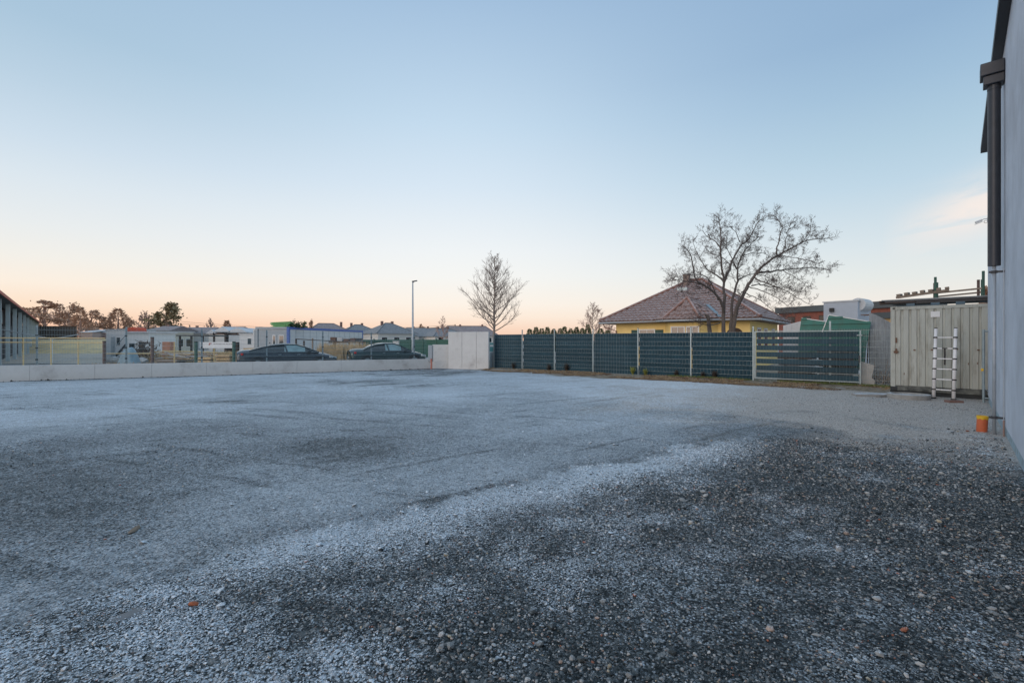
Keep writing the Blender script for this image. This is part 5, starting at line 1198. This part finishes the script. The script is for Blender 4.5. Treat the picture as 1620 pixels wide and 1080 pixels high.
# ================================================================ green privacy fence, lamp, houses behind the cars
ga, gb2 = Vector(((574-810)/F*46, 46, 0)), Vector(((712-810)/F*41, 41, 0)); gd = gb2-ga
gf = thing('green_fence', ga, math.atan2(gd.y, gd.x), 'long dark green screened fence behind the parked cars', 'fence')
n_ = 7; l0 = gd.length/n_; pm = MB().bx(.04, l0-.04, 0, .03, .15, 1.75).mesh('screen_panel', M_greenf)
for k in range(n_): inst(pm, 'screen_panel', gf, (k*l0, 0, 0))
for k in range(n_+1): MB().bx(k*l0-.035, k*l0+.035, -.05, .03, -.1, 1.85).build('post', M_green, gf)
for z in (.4, .95, 1.5): MB().bx(0, gd.length, -.02, -.004, z, z+.05).build('rail', M_green, gf)
bx_ = thing('utility_cabinet', ((626-810)/F*39, 39, 0), 0, 'pale utility cabinet in front of the green fence', 'cabinet')
q = MB().bx(-.24, .24, 0, .3, 0, 1.6).build('cabinet', M_wall2, bx_, bevel=.02); MB().bx(-.2, .2, -.012, -.002, .3, 1.5).build('door', M_panelw, bx_); MB().bx(-.27, .27, -.04, .34, 1.602, 1.66).build('lid', M_panelg, bx_)
D = 31.5; lm = thing('street_lamp', ((653-810)/F*D, D, 0), 0, 'tall thin galvanised street lamp rising behind the second car', 'street lamp'); lz = zat(446, D)
MB().tube([(0,0,-.1), (0,0,1.2), (0,0,lz)], [.085, .08, .04], 12).build('pole', M_galv2, lm, smooth=True)
MB().tube([(0,0,lz-.05), (.08,0,lz+.03)], .035, 8).build('bracket', M_galv, lm); MB().poly([(-.04,-.1,lz), (.3,-.07,lz+.055), (.3,.07,lz+.055), (-.04,.1,lz)], (0,0,.06)).build('lamp_head', M_anth, lm, bevel=.012)
def hip(name, uc, D, wm_, dm_, rot, ze, za, rm, label, ridge=.3, wins=3, chim=((.35,.5),(.6,.5))):
    t = thing(name, ((uc-810)/F*D, D, 0), rot, label, 'house', 'bungalows on the far side of the road'); w, d = wm_/2, dm_/2; o = .5
    MB().bx(-w+o, w-o, -d+o, d-o, -.1, ze-.003).build('wall', M_wall2, t)
    c = [Vector((-w,-d,ze)), Vector((w,-d,ze)), Vector((w,d,ze)), Vector((-w,d,ze))]; a1, a2 = Vector((-w*ridge,0,za)), Vector((w*ridge,0,za))
    r_ = MB().add(c+[a1, a2], [(0,1,5,4), (1,2,5), (2,3,4,5), (3,0,4), (3,2,1,0)]).build('roof', rm, t)
    for p, q in ((c[0],a1),(c[1],a2),(a1,a2)): MB().tube([p,q], .09, 5).build('ridge_cap', rm, r_)
    for (fx_, fy_) in chim: MB().bx(-w+wm_*fx_-.2, -w+wm_*fx_+.2, -d+dm_*fy_-.2, -d+dm_*fy_+.2, za-1.2, za+.35).build('chimney', M_chim, r_)
    for k in range(wins):
        x = -w+o+(k+.5)*(wm_-2*o)/wins; q = MB().bx(x-.6, x+.6, -d+o-.05, -d+o-.003, 1.2, 2.3).build('window', M_white, t); MB().bx(x-.5, x+.5, -d+o-.06, -d+o-.051, 1.3, 2.2).build('pane', M_glass, q)
    for k in range(2):
        y = -d+o+(k+.5)*(dm_-2*o)/2; q = MB().bx(w-o+.003, w-o+.05, y-.6, y+.6, 1.2, 2.3).build('window', M_white, t); MB().bx(w-o+.051, w-o+.06, y-.5, y+.5, 1.3, 2.2).build('pane', M_glass, q)
    return t
hip('bungalow', 516, 88, 9, 9, R(30), 2.9, 4.85, M_roofb, 'low roofed bungalow peeking over the blue framed office', .3, 2, ((.8,.5),))
hip('bungalow', 566, 92, 8.2, 8, R(32), 2.9, 4.75, M_roofg, 'grey hip roofed bungalow right beside the blue office corner', .15)
hip('bungalow', 614, 86, 8.0, 8.0, R(40), 2.9, 4.85, M_roofg, 'largest grey hip roofed bungalow left of the street lamp', .15)
hip('bungalow', 668, 100, 12, 8, R(12), 2.7, 4.3, M_roofg, 'wide flat grey roof right behind the street lamp', .55)
hip('bungalow', 702, 88, 8, 8, R(35), 2.4, 3.9, M_roofg, 'lower grey green hip roof right of the street lamp', .3)
hip('bungalow', 738, 96, 13, 9, R(5), 2.6, 4.6, M_roofb, 'brown roofed bungalow above the tall concrete wall', .6, 4, ((.12,.5),(.4,.5),(.75,.5)))

# ================================================================ power line
for k, (u, yt) in enumerate([(235, 503), (720, 513)]):
    D = 112; t = thing('power_pole', ((u-810)/F*D, D, 0), 0, ['wooden power pole standing left of the round pine', 'distant power pole above the tall concrete wall'][k], 'power pole', 'power poles')
    MB().tube([(0,0,-.2), (0,0,zat(yt, D))], [.16, .11], 8).build('pole', M_woodd, t); MB().bx(-.8, .8, -.06, .06, zat(yt, D)-.5, zat(yt, D)-.38).build('crossarm', M_woodd, t)
w0, w1 = P(235, 505, 112), P(720, 515, 112)
for k, dx in enumerate((-.7, .7)):
    t = MB().tube([w0.lerp(w1, i/16)+Vector((dx*.1, dx, -1.6*4*(i/16)*(1-i/16)+dx*.3)) for i in range(17)], .028, 4).build('power_line', M_dark); tag(t, ['upper thin power line over the far roofs', 'lower thin power line over the far roofs'][k-1], 'power line', 'power lines')

# ================================================================ parked cars
def make_car(label, paint, L_=4.85, W2=.93, roof=1.44, fast=True):
    t = thing('parked_car', (0,0,0), 0, label, 'car', 'cars parked beyond the low wall')
    # stations from the rear (x=0) to the nose: x, half width, sill z, belt z, deck top z
    st = [(0, .70, .45, .80, .98), (.05, .80, .34, .86, 1.04), (.25, .88, .26, .92, 1.10), (.7, .92, .22, .95, 1.13), (1.3, .93, .20, .95, 1.05), (2.2, .93, .20, .94, 1.0), (3.2, .93, .20, .92, 1.0), (3.75, .93, .22, .88, .98), (4.3, .90, .24, .80, .88), (4.65, .82, .28, .72, .77), (4.82, .66, .36, .62, .66), (4.87, .5, .42, .56, .58)]
    sc_ = L_/4.87; b = MB(); vs = []; fs = []
    def sec(x, w, zs, zb, zt): return [(-w*.9, zs), (-w, zs+.16), (-w*1.0, (zs+zb)/2), (-w*.97, zb), (-w*.84, zt-.03), (-w*.45, zt+.015), (0, zt+.03), (w*.45, zt+.015), (w*.84, zt-.03), (w*.97, zb), (w, (zs+zb)/2), (w, zs+.16), (w*.9, zs)]
    for s_ in st: vs += [(s_[0]*sc_, y*W2/.93, z) for y, z in sec(*s_)]
    m_ = 13
    for i in range(len(st)-1):
        for k in range(m_): fs.append((i*m_+k, (i+1)*m_+k, (i+1)*m_+(k+1) % m_, i*m_+(k+1) % m_))
    fs.append(tuple(range(m_))[::-1]); fs.append(tuple((len(st)-1)*m_+k for k in range(m_)))
    body = b.add(vs, fs).build('body', paint, t, smooth=True); md = body.modifiers.new('s', 'SUBSURF'); md.levels = md.render_levels = 1
    # cabin: glass all round, painted roof and pillars
    if fast: cab = [(.55, 1.10), (1.1, 1.27), (1.65, 1.38), (2.2, roof), (2.75, roof-.01), (3.2, 1.30), (3.62, 1.12), (3.9, 1.00)]
    else: cab = [(.75, 1.10), (1.15, 1.27), (1.55, 1.39), (2.1, roof), (2.7, roof), (3.1, 1.33), (3.5, 1.14), (3.8, 1.00)]
    g = MB(); vs = []; fs = []
    for x, z in cab:
        f = (z-1.0)/(roof-1.0); we = .86-.24*f; vs += [(x*sc_, y, zz) for y, zz in ((-.88, .93), (-.86, 1.0), (-we, z-.05), (-we*.6, z), (we*.6, z), (we, z-.05), (.86, 1.0), (.88, .93))]
    ws = []
    for i in range(len(cab)-1):
        for k in range(7): (ws if i >= len(cab)-3 and 1 < k < 5 else fs).append((i*8+k, i*8+8+k, i*8+9+k, i*8+k+1))
    fr_i = [f for f in fs if f[0]//8 in (3, 4) and f[0] % 8 in (1, 5)]; fs = [f for f in fs if f not in fr_i]
    g.add(vs, fs).build('glasshouse', M_glass, t, smooth=True)
    MB().add(vs, ws).build('windscreen', M_skyglass, t, smooth=True); MB().add(vs, fr_i).build('side_window', M_skyglass, t, smooth=True)
    rp = MB(); vs = []; fs = []; rc = cab[2:5] if fast else cab[2:5]
    for x, z in rc:
        f = (z-1.0)/(roof-1.0); we = .86-.24*f; vs += [(x*sc_, y, zz+.012) for y, zz in ((-we-.012, z-.07), (-we*.6, z+.002), (0, z+.008), (we*.6, z+.002), (we+.012, z-.07))]
    for i in range(len(rc)-1):
        for k in range(4): fs.append((i*5+k, i*5+5+k, i*5+6+k, i*5+k+1))
    rp.add(vs, fs).build('roof', paint, t, smooth=True)
    for sy in (-1, 1):
        p = MB()
        for i0 in range(len(cab)-1):            # roof rail along the glass
            (xa, za), (xb, zb) = cab[i0], cab[i0+1]; fa_, fb_ = (za-1)/(roof-1), (zb-1)/(roof-1)
            p.beam((xa*sc_, sy*(.875-.24*fa_), za-.045), (xb*sc_, sy*(.875-.24*fb_), zb-.045), .05, .05)
        p.beam((2.32*sc_, sy*.885, .98), (2.22*sc_, sy*.645, roof-.06), .07, .03); p.build('roof_rail', paint, t)
        mr = MB().bx(3.32*sc_, 3.5*sc_, sy*.98-.09, sy*.98+.09, .98, 1.10).build('wing_mirror', paint, t, bevel=.03)
        MB().bx(1.9*sc_, 2.05*sc_, sy*.94-.012, sy*.94+.012, .84, .87).build('door_handle', M_galv, t); MB().bx(2.8*sc_, 2.95*sc_, sy*.945-.012, sy*.945+.012, .83, .86).build('door_handle', M_galv, t)
        MB().beam((.03*sc_, sy*.45, .86), (.28*sc_, sy*.90, .90), .06, .11).build('tail_light', M_lampg, t); MB().beam((4.45*sc_, sy*.875, .70), (4.83*sc_, sy*.56, .64), .07, .10).build('headlight', M_head, t)
        for x in (.95, 3.95):
            wv = MB().tube([(x*sc_, sy*.74, .33), (x*sc_, sy*.955, .33)], .335, 28).build('wheel', M_tyre, t); MB().tube([(x*sc_, sy*.956, .33), (x*sc_, sy*.965, .33)], .23, 20).build('rim', M_galv, wv)
            MB().tube([(x*sc_+.40*math.cos(a), sy*.925, .33+.40*math.sin(a)) for a in [math.pi*k/10 for k in range(11)]], .03, 6).build('wheel_arch', M_dark, t)
    MB().bx(.0, .03, -.26, .26, .55, .66).build('number_plate', M_white, t)
    MB().bx(1.5*sc_, 1.55*sc_, -.02, .02, roof, roof+.07).build('roof_antenna', M_dark, t)
    return t
def place_car(t, u_rear, off, L_):
    """rear quarter in column u_rear; the car points along the wall towards the right"""
    d = -WD; o = WALL0+WN*off; s_ = hit(o, d, u_rear); p = o+d*s_+WN*.93
    t.location = (p.x, p.y, .075); t.rotation_euler = (0, 0, math.atan2(d.y, d.x))
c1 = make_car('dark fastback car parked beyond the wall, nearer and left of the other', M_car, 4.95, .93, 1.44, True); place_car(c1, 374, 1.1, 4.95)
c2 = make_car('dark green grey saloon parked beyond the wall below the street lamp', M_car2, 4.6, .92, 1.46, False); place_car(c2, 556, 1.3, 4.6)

# ================================================================ weeds, grass and litter on the verge
def vp(px, off): o = FENCE0-Vector((-FD.y, FD.x, 0))*off; return o+FD*hit(o, FD, px)
def tufts(name, n, s0, s1, o0, o1, h, m, label, lean=.5, w=.012, lo=.4):
    b = MB()
    for i in range(n):
        s_ = rnd.uniform(s0, s1); off = rnd.uniform(o0, o1); c = FENCE0+FD*s_-Vector((-FD.y, FD.x, 0))*off
        if vnoise(np.array([s_*.9]), np.array([off*1.2]), 3)[0] < lo: continue
        for k in range(7):
            hh = h*rnd.uniform(.4, 1); lx, ly = rnd.gauss(0, lean)*hh, rnd.gauss(0, lean)*hh; x = c.x+rnd.gauss(0, .04); y = c.y+rnd.gauss(0, .04); z = ground_h(np.array([x]), np.array([y]))[0]-.01 if k == 0 else z
            a = rnd.uniform(0, 3.14); cx, cy = math.cos(a)*w, math.sin(a)*w
            b.add([(x-cx, y-cy, z), (x+cx, y+cy, z), (x+lx*.5, y+ly*.5, z+hh*.65), (x+lx, y+ly, z+hh)], [(0,1,2), (0,2,3)])
    o = b.build(name, m); tag(o, label, 'grass', kind='stuff')
tufts('verge_grass', 2600, .2, 19, .02, 1.7, .085, M_grassd, 'dry yellow grass along the foot of the fence')
tufts('green_verge_grass', 900, 10.5, 18.6, -.5, .5, .12, M_grass, 'green grass and moss at the foot of the gate', lo=.3)
tufts('dead_leaves', 3800, .2, 18, .0, 1.9, .05, mat('dead leaf', (.17,.11,.07), .9, var=.4, scale=20), 'dead brown leaves strewn along the fence', lean=1.2, w=.03, lo=.35)
for k, (u, off, h, m_, lb, n_) in enumerate([(1001, .35, .42, M_weed, 'yellow green weed clump left of the fence post', 60), (1021, .3, .36, M_weed, 'yellow green weed clump right of the fence post', 50), (896, .12, .55, M_weedd, 'dark withered weed against the second fence bay', 50), (868, .1, .45, M_weedd, 'dark withered weed left of the next fence post', 40), (1070, .1, .35, M_weedd, 'low dark weed before the tree bay', 50), (1130, .12, .40, M_weedd, 'dark weed below the big tree', 60), (812, .15, .45, M_weedd, 'dark weed near the tall concrete wall', 40), (1112, .15, .3, M_weedd, 'small dark weed left of the one below the big tree', 40)]):
    p = vp(u, off); t = thing('weed', (p.x, p.y, float(ground_h(np.array([p.x]), np.array([p.y]))[0])-.02), 0, lb, 'weed', 'weeds along the fence'); b = MB(); sb = MB()
    for i in range(n_):
        a = rnd.uniform(0, 6.28); l_ = h*rnd.uniform(.4, 1); q = Vector((math.cos(a)*rnd.uniform(0,.35)*h*1.2, math.sin(a)*.3*h, l_)); sb.tube([(0,0,0), q*.5+Vector((0,0,.03)), q], [.006, .005, .002], 4, False)
        for j in range(5):
            f = rnd.uniform(.3, 1); p_ = q*f; d = Vector((rnd.gauss(0,1), rnd.gauss(0,1), rnd.gauss(0,.6)+.3)).normalized()*.05; e = d.cross(Vector((0,0,1)))*.45
            b.add([p_, p_+d*.5+e, p_+d, p_+d*.5-e], [(0,1,2,3)])
    sb.build('stems', m_, t); b.build('leaves', m_, t)
b = MB()
for i in range(420):
    s_ = rnd.uniform(0, 19); c = WALL0+WD*s_-WN*(.22+abs(rnd.gauss(0, .07))); q = rnd.uniform(.015, .05)*(1 if rnd.random() < .9 else 2); z = float(ground_h(np.array([c.x]), np.array([c.y]))[0])
    vs_ = [(c.x+q*rnd.uniform(.6,1.2)*math.cos(a), c.y+q*rnd.uniform(.6,1.2)*math.sin(a), z-.01) for a in (0, 1.6, 3.1, 4.7)]+[(c.x+rnd.uniform(-.3,.3)*q, c.y, z+q*rnd.uniform(.5,.9))]
    b.add(vs_, [(0,1,4),(1,2,4),(2,3,4),(3,0,4)])
tag(b.build('soil_crumbs', mat('dark soil crumbs', (.055,.05,.045), .95, var=.4, scale=8)), 'dark soil crumbs and pebbles along the foot of the low wall', 'soil', kind='stuff')
# pieces lying on the yard
def lump(px, py, sx, sy, sz, m, name, label, cat, seed):
    g_ = G(px, py); me_ = icostone(seed); me_.materials.append(m); o = bpy.data.objects.new(name, me_); COL.objects.link(o); o.location = (g_.x, g_.y, float(ground_h(np.array([g_.x]), np.array([g_.y]))[0])+sz*.1); o.scale = (sx, sy, sz); o.rotation_euler = (0, 0, seed); tag(o, label, cat)
lump(306, 958, .09, .06, .05, M_brickf, 'brick_fragment', 'reddish brick fragment pressed into the frosted gravel at lower left', 'brick fragment', 91)
lump(205, 972, .26, .13, .03, mat('flat grey stone', (.19,.2,.21), .85, var=.1), 'flat_stone', 'smooth flat grey stone at the lower left of the yard', 'stone', 92)
lump(212, 838, .18, .10, .05, mat('brown clod', (.2,.16,.12), .95), 'soil_clod', 'brown soil clod left on the driven gravel', 'clod', 93)
lump(1292, 1006, .055, .035, .025, mat('pale pebble', (.42,.41,.4), .7), 'pebble', 'palest flat pebble at the bottom right of the yard', 'pebble', 94)
lump(427, 587.5, .35, .12, .06, mat('lime green bag', (.45,.68,.12), .6), 'plastic_scrap', 'lime green plastic scrap lying at the foot of the low wall', 'litter', 95)
lump(1330, 614.5, .5, .2, .06, M_rock, 'broken_slab', 'broken pale slab piece in front of the gate', 'slab', 96)
lump(1270, 612, .7, .25, .06, M_rock, 'broken_slab', 'longer frosted slab lying before the middle of the gate', 'slab', 97)
lump(1010, 597, .45, .2, .05, M_rock, 'broken_slab', 'pale slab piece at the post between the two green weeds', 'slab', 98)
